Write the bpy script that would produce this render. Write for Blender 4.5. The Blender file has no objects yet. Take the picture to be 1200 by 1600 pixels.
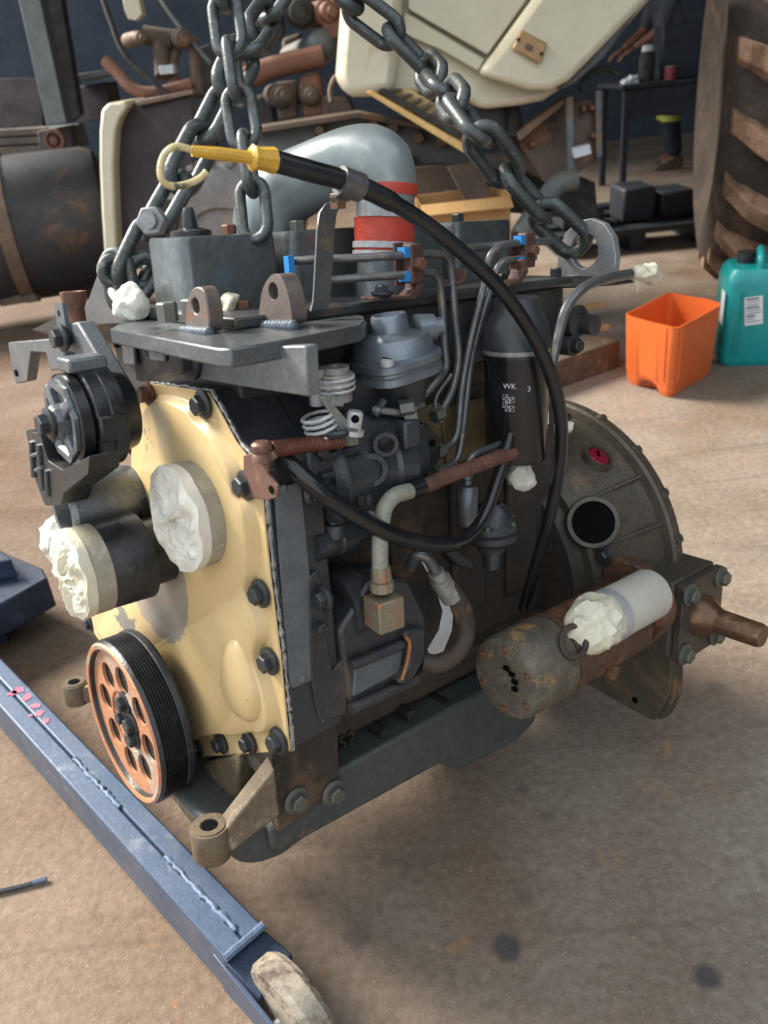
import bpy, bmesh, math, random
from mathutils import Vector, Matrix, noise
random.seed(7)
scene = bpy.context.scene
col = scene.collection
V = Vector

# ------------------------------------------------------------------ camera
FPX = 1300.0
CAM_H, PITCH, ROLL = 1.15, math.radians(28.5), math.radians(6.0)
# camera axes written as (right, down, forward) rows -> world
dn = V((math.sin(ROLL)*math.cos(PITCH), math.cos(ROLL)*math.cos(PITCH), math.sin(PITCH)))   # world down in camera
fw = (V((0, 0, 1)) - dn*dn.z).normalized()                                                  # world forward in camera
rt = dn.cross(fw)                                                                           # world right in camera
CW = Matrix((rt, fw, -dn))          # camera (x right, y down, z forward) -> world
CAM = V((0, 0, CAM_H))
cam = bpy.data.cameras.new('camera'); cam.sensor_fit = 'VERTICAL'; cam.sensor_height = 36.0
cam.lens = 36.0*FPX/1600.0; cam.clip_start = 0.02
camo = bpy.data.objects.new('camera', cam); col.objects.link(camo)
camo.matrix_world = Matrix.Translation(CAM) @ (CW @ Matrix(((1,0,0),(0,-1,0),(0,0,-1)))).to_4x4()
scene.camera = camo
cam.dof.use_dof = True; cam.dof.focus_distance = 1.1; cam.dof.aperture_fstop = 6.0

# ------------------------------------------------------------------ sky, sun, exposure
world = bpy.data.worlds.new('sky'); scene.world = world; world.use_nodes = True
wn = world.node_tree.nodes['Background']
wn.inputs[0].default_value = (0.86, 0.93, 1.0, 1); wn.inputs[1].default_value = 0.9
sun = bpy.data.lights.new('sun', 'SUN'); sun.energy = 5.5; sun.angle = math.radians(22); sun.color = (1.0, 0.93, 0.82)
suno = bpy.data.objects.new('sun', sun); col.objects.link(suno)
suno.rotation_euler = V((0.75, -0.42, -0.72)).to_track_quat('-Z', 'Y').to_euler()
scene.view_settings.view_transform = 'Standard'; scene.view_settings.look = 'None'
scene.view_settings.gamma = 1.0; scene.view_settings.use_curve_mapping = False
scene.view_settings.exposure = 0.9

# ------------------------------------------------------------------ coordinates
def ray(px, py): return V((px-600.0, py-800.0, FPX))
ER = Matrix(((0.64253, 0.76480, -0.04720), (0.22413, -0.24649, -0.94287), (-0.73275, 0.59525, -0.32979)))  # engine axes in camera
EO = ray(455, 1175)/FPX
ERT = ER.transposed()
EM = Matrix.Translation(CAM + CW @ EO) @ (CW @ ER).to_4x4()      # engine -> world
def E(px, py, x=None, y=None, z=None):
    r = ERT @ ray(px, py); o = ERT @ EO
    if x is not None: k = (x+o.x)/r.x
    elif y is not None: k = (y+o.y)/r.y
    else: k = (z+o.z)/r.z
    return r*k - o
def rd(px, p):                       # pixel length -> metres at an engine point
    return px*((ER @ p)+EO).z/FPX
def WF(px, py, z=0.0):               # point of the world at height z
    r = CW @ ray(px, py); return CAM + r*((z-CAM_H)/r.z)
def WD(px, py, d):                   # point of the world at depth d
    return CAM + CW @ (ray(px, py)*(d/FPX))
def WY(px, py, y):                   # point of the world on the plane Y = y
    r = CW @ ray(px, py); return CAM + r*(y/r.y)

# ------------------------------------------------------------------ materials
def lin(h):
    h = h.lstrip('#'); o = []
    for i in (0, 2, 4):
        c = int(h[i:i+2], 16)/255.0
        o.append(c/12.92 if c <= 0.04045 else ((c+0.055)/1.055)**2.4)
    return (*o, 1)
def mat(name, c1, c2=None, c3=None, rough=0.5, metal=0.0, scale=18.0, cut=0.62, bump=0.15, bscale=120.0, spec=0.5, rvar=0.15, grain=0.28):
    m = bpy.data.materials.new(name); m.use_nodes = True; nt = m.node_tree; N = nt.nodes; L = nt.links
    b = N['Principled BSDF']; tc = N.new('ShaderNodeTexCoord')
    def noise_(s, d=5.0, r=0.6):
        n = N.new('ShaderNodeTexNoise'); n.inputs['Scale'].default_value = s; n.inputs['Detail'].default_value = d
        n.inputs['Roughness'].default_value = r; L.new(tc.outputs['Object'], n.inputs['Vector']); return n
    def mixc(f, a, bb):
        x = N.new('ShaderNodeMix'); x.data_type = 'RGBA'; L.new(f, x.inputs[0])
        for i, s in ((6, a), (7, bb)):
            if isinstance(s, tuple): x.inputs[i].default_value = s
            else: L.new(s, x.inputs[i])
        return x.outputs[2]
    def rng(s, a, z):
        r = N.new('ShaderNodeMapRange'); r.inputs[1].default_value = a; r.inputs[2].default_value = z; L.new(s, r.inputs[0]); return r.outputs[0]
    n1 = noise_(scale)
    cur = mixc(rng(n1.outputs[0], 0.32, 0.68), lin(c1), lin(c2 or c1))
    if c3:
        n3 = noise_(scale*0.7, 8.0, 0.7); n3.inputs['Distortion'].default_value = 0.4
        cur = mixc(rng(n3.outputs[0], cut-0.04, cut+0.05), cur, lin(c3))
    if grain:
        ng = noise_(scale*9, 6.0, 0.75); g = N.new('ShaderNodeMapRange'); g.inputs[1].default_value = 0.3; g.inputs[2].default_value = 0.72
        g.inputs[3].default_value = 1-grain; g.inputs[4].default_value = 1+grain*0.8; L.new(ng.outputs[0], g.inputs[0])
        mu = N.new('ShaderNodeMix'); mu.data_type = 'RGBA'; mu.blend_type = 'MULTIPLY'; mu.inputs[0].default_value = 1.0
        L.new(cur, mu.inputs[6]); L.new(g.outputs[0], mu.inputs[7]); cur = mu.outputs[2]
    L.new(cur, b.inputs['Base Color'])
    b.inputs['Metallic'].default_value = metal
    b.inputs['Specular IOR Level'].default_value = spec
    rr = N.new('ShaderNodeMapRange'); L.new(n1.outputs[0], rr.inputs[0]); rr.inputs[1].default_value = 0.3; rr.inputs[2].default_value = 0.7
    rr.inputs[3].default_value = max(0.03, rough-rvar); rr.inputs[4].default_value = min(1, rough+rvar); L.new(rr.outputs[0], b.inputs['Roughness'])
    if bump:
        nb = noise_(bscale, 4.0); bp = N.new('ShaderNodeBump'); bp.inputs['Strength'].default_value = bump; bp.inputs['Distance'].default_value = 0.004
        L.new(nb.outputs[0], bp.inputs['Height']); L.new(bp.outputs[0], b.inputs['Normal'])
    return m
K = {}
K['dark'] = mat('dark_engine_paint', '#292b2e', '#37393c', '#4a4239', rough=0.4, scale=14, cut=0.6, bump=0.15)
K['black'] = mat('black_steel', '#1d1f21', '#2b2d2f', '#453f38', rough=0.36, metal=0.15, scale=26, cut=0.63, bump=0.2)
K['brownblock'] = mat('grimy_block', '#3a3129', '#2b2622', '#554233', rough=0.65, scale=9, cut=0.6, bump=0.3)
K['bell'] = mat('grimy_aluminium', '#51493d', '#403a32', '#665540', rough=0.45, metal=0.2, scale=8, cut=0.58, bump=0.3, bscale=160, grain=0.3)
K['sheet'] = mat('grey_sheet', '#5d6266', '#4e5357', '#6c6e6e', rough=0.5, scale=25, cut=0.65, bump=0.12)
K['alu'] = mat('cast_aluminium', '#767b80', '#5f656b', '#4a4e53', rough=0.38, metal=0.6, scale=22, cut=0.64, bump=0.12)
K['pumpalu'] = mat('pump_casting', '#43484d', '#33383d', '#5f6366', rough=0.36, metal=0.45, scale=26, cut=0.64, bump=0.22)
K['silver'] = mat('elbow_grey_paint', '#8b9494', '#7d8687', '#a2a9a8', rough=0.33, metal=0.35, scale=9, cut=0.68, bump=0.05, grain=0.08)
K['raw'] = mat('raw_steel', '#9a9c9c', '#7a7b7d', '#8a6a50', rough=0.4, metal=0.4, scale=30, cut=0.64, bump=0.08)
K['zinc'] = mat('bright_metal', '#b9bbbb', '#9b9e9f', None, rough=0.3, metal=0.2, scale=40, bump=0.05)
K['pipe'] = mat('steel_pipe', '#6f7070', '#55575a', '#7e7362', rough=0.38, metal=0.6, scale=45, cut=0.6, bump=0.06)
K['rust'] = mat('brown_rust', '#6b4536', '#4b332b', '#8a5c42', rough=0.75, scale=35, cut=0.6, bump=0.35)
K['starter'] = mat('rusty_starter', '#5e4432', '#43342b', '#80583c', rough=0.55, metal=0.15, scale=16, cut=0.56, bump=0.3, grain=0.4)
K['startcap'] = mat('dirty_end_cap', '#6a6355', '#504a40', '#97794f', rough=0.55, metal=0.15, scale=34, cut=0.6, bump=0.35, grain=0.45)
K['pulley'] = mat('pulley_rust', '#b98565', '#a87254', '#a59c90', rough=0.55, metal=0.15, scale=18, cut=0.57, bump=0.2)
K['rubber'] = mat('black_rubber', '#141618', '#1d1f22', None, rough=0.28, scale=20, bump=0.02, grain=0.1)
K['oldrubber'] = mat('dusty_rubber', '#2b2724', '#4a3a2c', '#6b5138', rough=0.7, scale=20, cut=0.58, bump=0.3)
K['tape'] = mat('masking_tape', '#d2d0c6', '#c4c1b4', '#dedcd4', rough=0.55, scale=30, cut=0.6, bump=0.25, bscale=60, grain=0.08)
K['tape2'] = mat('yellowed_tape', '#cfcbb8', '#c2bca4', '#dad8cc', rough=0.5, scale=30, cut=0.6, bump=0.25, bscale=60, grain=0.08)
K['tapeside'] = mat('grey_tape_band', '#9b9688', '#87806f', '#aaa69a', rough=0.6, scale=40, cut=0.6, grain=0.15)
K['yellow'] = mat('yellow_handle', '#c9a03a', '#b78d2e', '#6e5628', rough=0.5, scale=60, cut=0.63)
K['red'] = mat('red_silicone', '#b8412f', '#a23527', '#c9776a', rough=0.45, scale=50, cut=0.66, grain=0.15)
K['blue'] = mat('blue_clip', '#2a86c8', '#1f74b4', None, rough=0.4)
K['gasket'] = mat('sealant', '#a9a9a6', '#6d6d6b', '#3a3a3a', rough=0.4, metal=0.3, scale=90, cut=0.58, bump=0.5, bscale=200)
K['chain'] = mat('chain_steel', '#575c5c', '#3f4445', '#7d7d74', rough=0.42, metal=0.5, scale=40, cut=0.62, bump=0.2)
K['boltk'] = mat('black_bolt', '#43464a', '#303336', '#6a6358', rough=0.35, metal=0.5, scale=60, cut=0.66)
K['boltr'] = mat('rusty_bolt', '#7a523f', '#5a4034', '#96705a', rough=0.6, metal=0.3, scale=60, cut=0.6)
K['boltg'] = mat('grey_bolt', '#6c6f68', '#53564f', '#7d7460', rough=0.45, metal=0.5, scale=60, cut=0.6)
K['hole'] = mat('bore_black', '#08090a', '#0c0d0e', None, rough=0.9, bump=0, spec=0.05, grain=0)
K['redplug'] = mat('red_plug', '#8c1f30', '#74182a', None, rough=0.25, bump=0, grain=0)
K['beam'] = mat('blue_grey_frame_paint', '#4f5e74', '#435167', '#707a85', rough=0.38, metal=0.25, scale=10, cut=0.6, bump=0.1, grain=0.15)
K['beamdark'] = mat('dark_blue_frame_paint', '#26344a', '#1f2b3d', '#39475c', rough=0.45, metal=0.2, scale=12, cut=0.64)
K['pinkpaint'] = mat('pink_paint_mark', '#b5607a', '#9c4d68', None, rough=0.6)
K['castor'] = mat('worn_castor', '#9a9386', '#6e5f4e', '#43342a', rough=0.55, scale=11, cut=0.53, bump=0.25)
K['orange'] = mat('orange_plastic', '#d2662f', '#c85e29', '#94492a', rough=0.42, scale=9, cut=0.7, bump=0.05, grain=0.1)
K['teal'] = mat('teal_plastic', '#0f8c8a', '#0c7f80', '#2c9a92', rough=0.38, scale=9, cut=0.68, bump=0.05, grain=0.08)
K['paper'] = mat('white_label', '#d8dadc', '#cccdd0', None, rough=0.6, bump=0, grain=0.05)
K['ink'] = mat('label_ink', '#4a4d55', '#3d4048', None, rough=0.7, bump=0)
K['wood'] = mat('dusty_timber', '#584838', '#46392d', '#6a5642', rough=0.8, scale=20, cut=0.6, bump=0.4)
K['wood2'] = mat('pale_stick', '#b08860', '#9c7650', None, rough=0.7, scale=25)
K['card'] = mat('cardboard', '#b08a58', '#a07c4d', None, rough=0.8, scale=10, grain=0.15)
K['cream'] = mat('cream_cab_paint', '#bdb59e', '#b1a990', '#9c8760', rough=0.38, scale=3.5, cut=0.67, bump=0.02, grain=0.06)
K['tan'] = mat('dull_tan_cover', '#6e5f42', '#5f5239', '#7a6a4a', rough=0.5, scale=10)
K['creamdirty'] = mat('dirty_cream', '#b89d6a', '#a98a58', '#8d6c45', rough=0.6, scale=8, cut=0.6, grain=0.2)
K['seam'] = mat('dark_seam', '#2d2a26', '#1f1d1b', None, rough=0.8)
K['dirt'] = mat('dusty_chassis', '#5a4a3e', '#4a4038', '#6f5138', rough=0.8, scale=6, cut=0.58, bump=0.4, bscale=60)
K['greychassis'] = mat('grey_chassis', '#5c6060', '#4c5050', '#6e5844', rough=0.65, scale=5, cut=0.6, bump=0.2, bscale=60)
K['redoxide'] = mat('red_oxide', '#77503f', '#644436', '#86664f', rough=0.75, scale=6, cut=0.6, bump=0.3)
K['plum'] = mat('dusty_plum_panel', '#3a2f31', '#302729', '#463835', rough=0.7, scale=5, cut=0.62)
K['tank'] = mat('old_tank', '#2f2d2e', '#28282b', '#5f4330', rough=0.55, scale=4, cut=0.62, bump=0.2, bscale=40)
K['strap'] = mat('tank_strap', '#6f5a48', '#5d4c3e', '#86684c', rough=0.7, scale=8, cut=0.6)
K['tyre'] = mat('dusty_tyre', '#4a3d34', '#332c27', '#6b5340', rough=0.85, scale=5, cut=0.6, bump=0.35, bscale=40)
K['tyregrey'] = mat('grey_tyre', '#8c8a88', '#777573', '#9a8a78', rough=0.8, scale=8, cut=0.6, bump=0.3, bscale=40)
K['lug'] = mat('muddy_lug', '#8a6a50', '#6a503e', '#a5836a', rough=0.9, scale=8, cut=0.5, bump=0.6, bscale=50)
K['bench'] = mat('dark_bench', '#1d2530', '#171d26', None, rough=0.6, scale=8)
K['canred'] = mat('red_can', '#8c3b40', '#7a3036', None, rough=0.5)
K['cloth'] = mat('white_rag', '#b9bcc0', '#a8abb0', None, rough=0.8)
K['workwear'] = mat('navy_workwear', '#1b2433', '#151c28', None, rough=0.9, grain=0.1)
K['shirt'] = mat('grey_shirt', '#474a52', '#3c3f47', None, rough=0.9, grain=0.1)
K['skin'] = mat('skin', '#7a523e', '#6e4936', None, rough=0.6, grain=0.05)
K['hivis'] = mat('hivis_band', '#a8b04a', '#969e3e', None, rough=0.6)
K['wall'] = mat('dim_wall', '#3c4652', '#333c47', '#454c54', rough=0.9, scale=2, cut=0.62)
K['roof'] = mat('roof_sheet', '#4a5058', '#40464d', None, rough=0.7, scale=3)

K['dark2'] = mat('satin_dark_paint', '#686d6d', '#525758', '#7a776c', rough=0.3, metal=0.55, scale=9, cut=0.62, bump=0.08)
K['pan'] = mat('grey_pan_paint', '#474b4a', '#3b3f3f', '#9a5a3c', rough=0.5, scale=7, cut=0.70, bump=0.12)
K['mountm'] = mat('worn_mount', '#6e6350', '#56493a', '#8a8272', rough=0.55, metal=0.3, scale=25, cut=0.6, bump=0.2)
K['plate'] = mat('welded_plate', '#6c7174', '#595d60', '#8a7966', rough=0.32, metal=0.6, scale=18, cut=0.66, bump=0.08)
K['lugm'] = mat('flame_cut_steel', '#7a6e68', '#655c58', '#8a5f48', rough=0.45, metal=0.5, scale=40, cut=0.6)
K['weld'] = mat('blue_weld', '#5f6b76', '#4d565f', '#75808a', rough=0.5, metal=0.3, scale=90, cut=0.6)
K['barm'] = mat('flat_bar', '#8a8f91', '#74797b', '#7a5844', rough=0.4, metal=0.6, scale=12, cut=0.63, bump=0.1)
K['yellowworn'] = mat('chipped_yellow', '#cfc39a', '#b5a06a', '#5c5446', rough=0.5, scale=70, cut=0.57)
K['clampm'] = mat('rusty_clamp', '#5a4038', '#46332e', '#6e5348', rough=0.55, metal=0.3, scale=40, cut=0.6)

K['alucap'] = mat('boost_capsule_alloy', '#7b848c', '#69727a', '#8e969c', rough=0.34, metal=0.55, scale=24, cut=0.64, bump=0.08, grain=0.12)
K['zincd'] = mat('dull_zinc', '#9a9c99', '#777a79', '#b0afa6', rough=0.36, metal=0.4, scale=60, cut=0.6)
K['springm'] = mat('rusty_spring', '#6a3f30', '#55342a', '#7c5140', rough=0.5, metal=0.4, scale=50, cut=0.6)
K['rustpink'] = mat('rusty_bracket', '#76574a', '#644a40', '#876a5a', rough=0.55, metal=0.3, scale=50, cut=0.6)
K['greyhose'] = mat('grey_hose', '#8b8b80', '#7c7c72', '#6e5a48', rough=0.5, scale=30, cut=0.66)
K['brassd'] = mat('rust_stained_fitting', '#8f8672', '#7c735f', '#a0623c', rough=0.5, metal=0.4, scale=60, cut=0.57)
K['rustedge'] = mat('orange_rust', '#a0683c', '#8a5630', None, rough=0.7)
K['shaft'] = mat('rusty_shaft', '#5c4334', '#6e543f', '#84664c', rough=0.35, metal=0.5, scale=30, cut=0.6)
K['wrap'] = mat('paper_wrap', '#b3b1a6', '#a7a498', None, rough=0.6, scale=20, bump=0.08, bscale=40, grain=0.06)

K['weldb'] = mat('painted_weld', '#4a5a70', '#55667e', None, rough=0.6, metal=0.1, scale=40)
K['rubberb'] = mat('dark_cable', '#252b36', '#1d222b', None, rough=0.4)
K['lampm'] = mat('dusty_marker_lens', '#9c7a50', '#8c6c46', None, rough=0.4, scale=20)
K['stepm'] = mat('dusty_step_edge', '#c9a468', '#b89158', None, rough=0.6, scale=10)

def floor_material():
    m = bpy.data.materials.new('workshop_floor'); m.use_nodes = True; nt = m.node_tree; N = nt.nodes; L = nt.links
    b = N['Principled BSDF']; tc = N.new('ShaderNodeTexCoord')
    def nz(s, d=6, r=0.62, vec=None, dist=0.0):
        n = N.new('ShaderNodeTexNoise'); n.inputs['Scale'].default_value = s; n.inputs['Detail'].default_value = d; n.inputs['Roughness'].default_value = r
        n.inputs['Distortion'].default_value = dist
        L.new(vec or tc.outputs['Object'], n.inputs['Vector']); return n.outputs[0]
    def rng(s, a, z, c=0.0, d=1.0):
        r = N.new('ShaderNodeMapRange'); r.inputs[1].default_value = a; r.inputs[2].default_value = z; r.inputs[3].default_value = c; r.inputs[4].default_value = d
        L.new(s, r.inputs[0]); return r.outputs[0]
    def mx(f, a, bb, mode='MIX'):
        x = N.new('ShaderNodeMix'); x.data_type = 'RGBA'; x.blend_type = mode
        if isinstance(f, float): x.inputs[0].default_value = f
        else: L.new(f, x.inputs[0])
        for i, s in ((6, a), (7, bb)):
            if isinstance(s, tuple): x.inputs[i].default_value = s
            else: L.new(s, x.inputs[i])
        return x.outputs[2]
    c = mx(rng(nz(1.6), 0.35, 0.65), lin('#9e9287'), lin('#85786c'))
    c = mx(rng(nz(0.9, 3), 0.5, 0.68), c, lin('#77614f'))
    c = mx(rng(nz(3.1, 8, 0.7), 0.60, 0.72), c, lin('#a58f78'))
    c = mx(rng(nz(2.3, 8, 0.7, dist=0.5), 0.62, 0.7), c, lin('#7b7268'))
    c = mx(rng(nz(60, 6), 0.3, 0.75), mx(1.0, c, lin('#d0ccc6'), 'MULTIPLY'), c)
    c = mx(rng(nz(14, 8, 0.75), 0.64, 0.72), c, lin('#6d5a4b'))
    c = mx(rng(nz(170, 3, 0.6), 0.64, 0.72), c, lin('#b9a78f'))
    c = mx(rng(nz(110, 4, 0.7), 0.66, 0.74), c, lin('#4f443b'))
    c = mx(rng(nz(5.5, 9, 0.78, dist=1.2), 0.60, 0.68), c, lin('#a07a58'))
    # wheel tracks: stretched streaks
    mp = N.new('ShaderNodeMapping'); mp.inputs['Rotation'].default_value = (0, 0, 0.32); mp.inputs['Scale'].default_value = (0.6, 5, 1)
    L.new(tc.outputs['Object'], mp.inputs[0])
    st = rng(nz(1.6, 4, 0.6, mp.outputs[0], 0.8), 0.55, 0.75, 0.0, 0.6)
    c = mx(st, c, mx(1.0, c, lin('#b9b0a6'), 'MULTIPLY'))
    # red-brown multiply towards the left of the floor, edge broken by noise
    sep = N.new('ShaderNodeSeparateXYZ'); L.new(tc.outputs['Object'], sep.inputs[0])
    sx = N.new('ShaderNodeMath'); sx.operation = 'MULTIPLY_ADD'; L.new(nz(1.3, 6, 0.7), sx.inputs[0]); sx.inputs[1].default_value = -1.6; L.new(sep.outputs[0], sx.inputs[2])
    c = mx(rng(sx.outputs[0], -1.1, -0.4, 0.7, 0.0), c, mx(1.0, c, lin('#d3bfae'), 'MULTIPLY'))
    # oil drops with a place of their own
    for i, (px, py, r) in enumerate(((793, 1480, .021), (1105, 1525, .018), (558, 1465, .020), (818, 1400, .012), (818, 1232, .01), (855, 1275, .012), (1120, 1075, .02))):
        p = WF(px, py)
        d = N.new('ShaderNodeVectorMath'); d.operation = 'DISTANCE'; d.inputs[1].default_value = (p.x, p.y, 0)
        L.new(tc.outputs['Object'], d.inputs[0])
        ad = N.new('ShaderNodeMath'); ad.operation = 'MULTIPLY_ADD'; L.new(nz(35, 3), ad.inputs[0]); ad.inputs[1].default_value = 0.012; L.new(d.outputs['Value'], ad.inputs[2])
        c = mx(rng(ad.outputs[0], r, r+0.012, (0.8 if i < 2 else 0.35), 0.0), c, lin('#3b3a3e'))
    L.new(c, b.inputs['Base Color'])
    L.new(rng(nz(3, 5), 0.3, 0.7, 0.62, 0.9), b.inputs['Roughness']); b.inputs['Specular IOR Level'].default_value = 0.3
    bp = N.new('ShaderNodeBump'); bp.inputs['Strength'].default_value = 0.5; bp.inputs['Distance'].default_value = 0.012
    hs = N.new('ShaderNodeMath'); hs.operation = 'ADD'; L.new(nz(38, 8, 0.7), hs.inputs[0]); L.new(nz(9, 6), hs.inputs[1]); L.new(hs.outputs[0], bp.inputs['Height'])
    L.new(bp.outputs[0], b.inputs['Normal'])
    return m

def cover_material():
    """cream stamped cover with the paint worn off round the water pump"""
    m = mat('worn_cream_cover', '#c6ae80', '#bca272', '#cbb890', rough=0.36, scale=7, cut=0.66, bump=0.03, bscale=40, grain=0.05)
    nt = m.node_tree; N = nt.nodes; L = nt.links; b = N['Principled BSDF']
    src = b.inputs['Base Color'].links[0].from_socket
    tc = N.new('ShaderNodeTexCoord')
    def spot(p, r, w, s, prev, colr):
        d = N.new('ShaderNodeVectorMath'); d.operation = 'DISTANCE'; d.inputs[1].default_value = p; L.new(tc.outputs['Object'], d.inputs[0])
        n = N.new('ShaderNodeTexNoise'); n.inputs['Scale'].default_value = s; n.inputs['Detail'].default_value = 8; n.inputs['Roughness'].default_value = 0.75
        L.new(tc.outputs['Object'], n.inputs['Vector'])
        a = N.new('ShaderNodeMath'); a.operation = 'MULTIPLY_ADD'; L.new(n.outputs[0], a.inputs[0]); a.inputs[1].default_value = w; L.new(d.outputs['Value'], a.inputs[2])
        r_ = N.new('ShaderNodeMapRange'); r_.inputs[1].default_value = r+w*0.5; r_.inputs[2].default_value = r+w*0.5+0.002; r_.inputs[3].default_value = 1; r_.inputs[4].default_value = 0
        L.new(a.outputs[0], r_.inputs[0])
        x = N.new('ShaderNodeMix'); x.data_type = 'RGBA'; L.new(r_.outputs[0], x.inputs[0]); L.new(prev, x.inputs[6]); x.inputs[7].default_value = colr
        return x.outputs[2]
    cur = spot(E(238, 885, y=-.013), 0.108, 0.05, 30, src, lin('#8d8478'))
    cur = spot(E(205, 985, y=-.013), 0.035, 0.20, 45, cur, lin('#6f6a64'))
    cur = spot(E(232, 680, y=-.013), 0.002, 0.18, 70, cur, lin('#7d7768'))
    cur = spot(E(385, 1102, y=-.03), 0.004, 0.035, 90, cur, lin('#6f6a62'))
    L.new(cur, b.inputs['Base Color']); return m
K['cover'] = cover_material()

# ------------------------------------------------------------------ mesh helpers
def B(): return bmesh.new()
def frame(axis):
    a = axis.normalized(); t = V((0, 0, 1)) if abs(a.z) < 0.9 else V((1, 0, 0))
    u = a.cross(t).normalized(); return a, u, a.cross(u)
def prism(bm, pts, vec):
    a = [bm.verts.new(p) for p in pts]; b = [bm.verts.new(p+vec) for p in pts]; n = len(pts)
    bm.faces.new(a); bm.faces.new(b[::-1])
    for i in range(n): bm.faces.new((a[(i+1) % n], a[i], b[i], b[(i+1) % n]))
def loft(bm, loops, cap0=True, cap1=True):
    rings = [[bm.verts.new(p) for p in lp] for lp in loops]; n = len(rings[0])
    for r0, r1 in zip(rings, rings[1:]):
        for i in range(n): bm.faces.new((r0[i], r0[(i+1) % n], r1[(i+1) % n], r1[i]))
    if cap0: bm.faces.new(rings[0][::-1])
    if cap1: bm.faces.new(rings[-1])
def box(bm, c, sx, sy, sz, ux=V((1,0,0)), uy=V((0,1,0)), uz=V((0,0,1))):
    p = [c+ux*sx*i/2+uy*sy*j/2-uz*sz/2 for i, j in ((-1,-1),(1,-1),(1,1),(-1,1))]; prism(bm, p, uz*sz)
def boxab(bm, a, b):
    c = (a+b)/2; d = b-a; box(bm, c, abs(d.x), abs(d.y), abs(d.z))
def lathe(bm, p0, axis, prof, seg=32, closed=False, jit=0.0, sd=0):
    a, e1, e2 = frame(axis); rings = []
    for k, (d, r) in enumerate(prof):
        if r <= 1e-6: rings.append([bm.verts.new(p0+a*d)]); continue
        ring = []
        for i in range(seg):
            t = 2*math.pi*i/seg; dirv = e1*math.cos(t)+e2*math.sin(t); p = p0+a*d+dirv*r
            if jit: p += dirv*jit*noise.noise(p*55+V((sd,)*3)) + a*jit*noise.noise(p*60+V((sd+9,)*3))
            ring.append(bm.verts.new(p))
        rings.append(ring)
    if closed: rings.append(rings[0])
    for r0, r1 in zip(rings, rings[1:]):
        if len(r0) == 1 and len(r1) == 1: continue
        for i in range(seg):
            j = (i+1) % seg
            if len(r0) == 1: bm.faces.new((r0[0], r1[i], r1[j]))
            elif len(r1) == 1: bm.faces.new((r0[j], r0[i], r1[0]))
            else: bm.faces.new((r0[i], r1[i], r1[j], r0[j]))
    for r, fl in ((rings[0], False), (rings[-1], True)):
        if len(r) > 1 and not closed: bm.faces.new(r[::-1] if fl else r)
def cyl(bm, p0, p1, r0, r1=None, seg=24):
    d = p1-p0; lathe(bm, p0, d, [(0, r0), (d.length, r0 if r1 is None else r1)], seg)
def catmull(pts, n=8):
    P = [pts[0]*2-pts[1]]+list(pts)+[pts[-1]*2-pts[-2]]; out = []
    for i in range(1, len(P)-2):
        for k in range(n):
            t = k/n; a, b, c, d = P[i-1], P[i], P[i+1], P[i+2]
            out.append(0.5*((2*b)+(c-a)*t+(2*a-5*b+4*c-d)*t*t+(3*b-a-3*c+d)*t**3))
    out.append(pts[-1]); return out
def tube(bm, pts, r, seg=10, closed=False):
    n = len(pts); R = r if isinstance(r, (list, tuple)) else [r]*n; rings = []
    def tan(i):
        if closed: return (pts[(i+1) % n]-pts[i-1]).normalized()
        return (pts[min(i+1, n-1)]-pts[max(i-1, 0)]).normalized()
    _, u, _ = frame(tan(0))
    for i in range(n):
        t = tan(i); u = (u-t*u.dot(t)).normalized(); w = t.cross(u)
        rings.append([bm.verts.new(pts[i]+(u*math.cos(2*math.pi*k/seg)+w*math.sin(2*math.pi*k/seg))*R[i]) for k in range(seg)])
    for i in range(n if closed else n-1):
        a, b = rings[i], rings[(i+1) % n]
        for k in range(seg): bm.faces.new((a[k], a[(k+1) % seg], b[(k+1) % seg], b[k]))
    if not closed: bm.faces.new(rings[0][::-1]); bm.faces.new(rings[-1])
def holed(bm, outer, c, r, vec, seg=48, ry=None):
    """plate with a round hole: outline seen from c must be star shaped"""
    nrm = vec.normalized(); e1 = (outer[0]-c); e1 = (e1-nrm*e1.dot(nrm)).normalized(); e2 = nrm.cross(e1)
    o2 = [((p-c).dot(e1), (p-c).dot(e2)) for p in outer]; O, H = [], []
    angs = sorted(set([round(math.atan2(y, x) % (2*math.pi), 5) for x, y in o2]+[round(2*math.pi*i/seg, 5) for i in range(seg)]))
    for a in angs:
        dx, dy = math.cos(a), math.sin(a); best = None
        for i in range(len(o2)):
            (x1, y1), (x2, y2) = o2[i], o2[(i+1) % len(o2)]
            ex, ey = x2-x1, y2-y1; den = dx*ey-dy*ex
            if abs(den) < 1e-12: continue
            t = (x1*ey-y1*ex)/den; s = (x1*dy-y1*dx)/den
            if t > 0 and -1e-6 <= s <= 1+1e-6: best = t if best is None else max(best, t)
        if best is None: continue
        O.append(c+e1*dx*best+e2*dy*best); H.append(c+e1*dx*r+e2*dy*r)
    n = len(O); a = [[bm.verts.new(p) for p in l] for l in (O, H, [p+vec for p in O], [p+vec for p in H])]
    for i in range(n):
        j = (i+1) % n
        bm.faces.new((a[0][j], a[0][i], a[1][i], a[1][j])); bm.faces.new((a[2][i], a[2][j], a[3][j], a[3][i]))
        bm.faces.new((a[0][i], a[0][j], a[2][j], a[2][i])); bm.faces.new((a[1][j], a[1][i], a[3][i], a[3][j]))
def rounded(pts, r, n=4):
    """round the corners of a 3D polygon"""
    out = []; m = len(pts)
    for i in range(m):
        p, a, b = pts[i], pts[i-1], pts[(i+1) % m]
        da, db = a-p, b-p; ra = min(r, da.length*0.45); rb = min(r, db.length*0.45)
        s, e = p+da.normalized()*ra, p+db.normalized()*rb
        for k in range(n+1):
            t = k/n; out.append(s*(1-t)**2+p*2*t*(1-t)+e*t*t)
    return out
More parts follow.
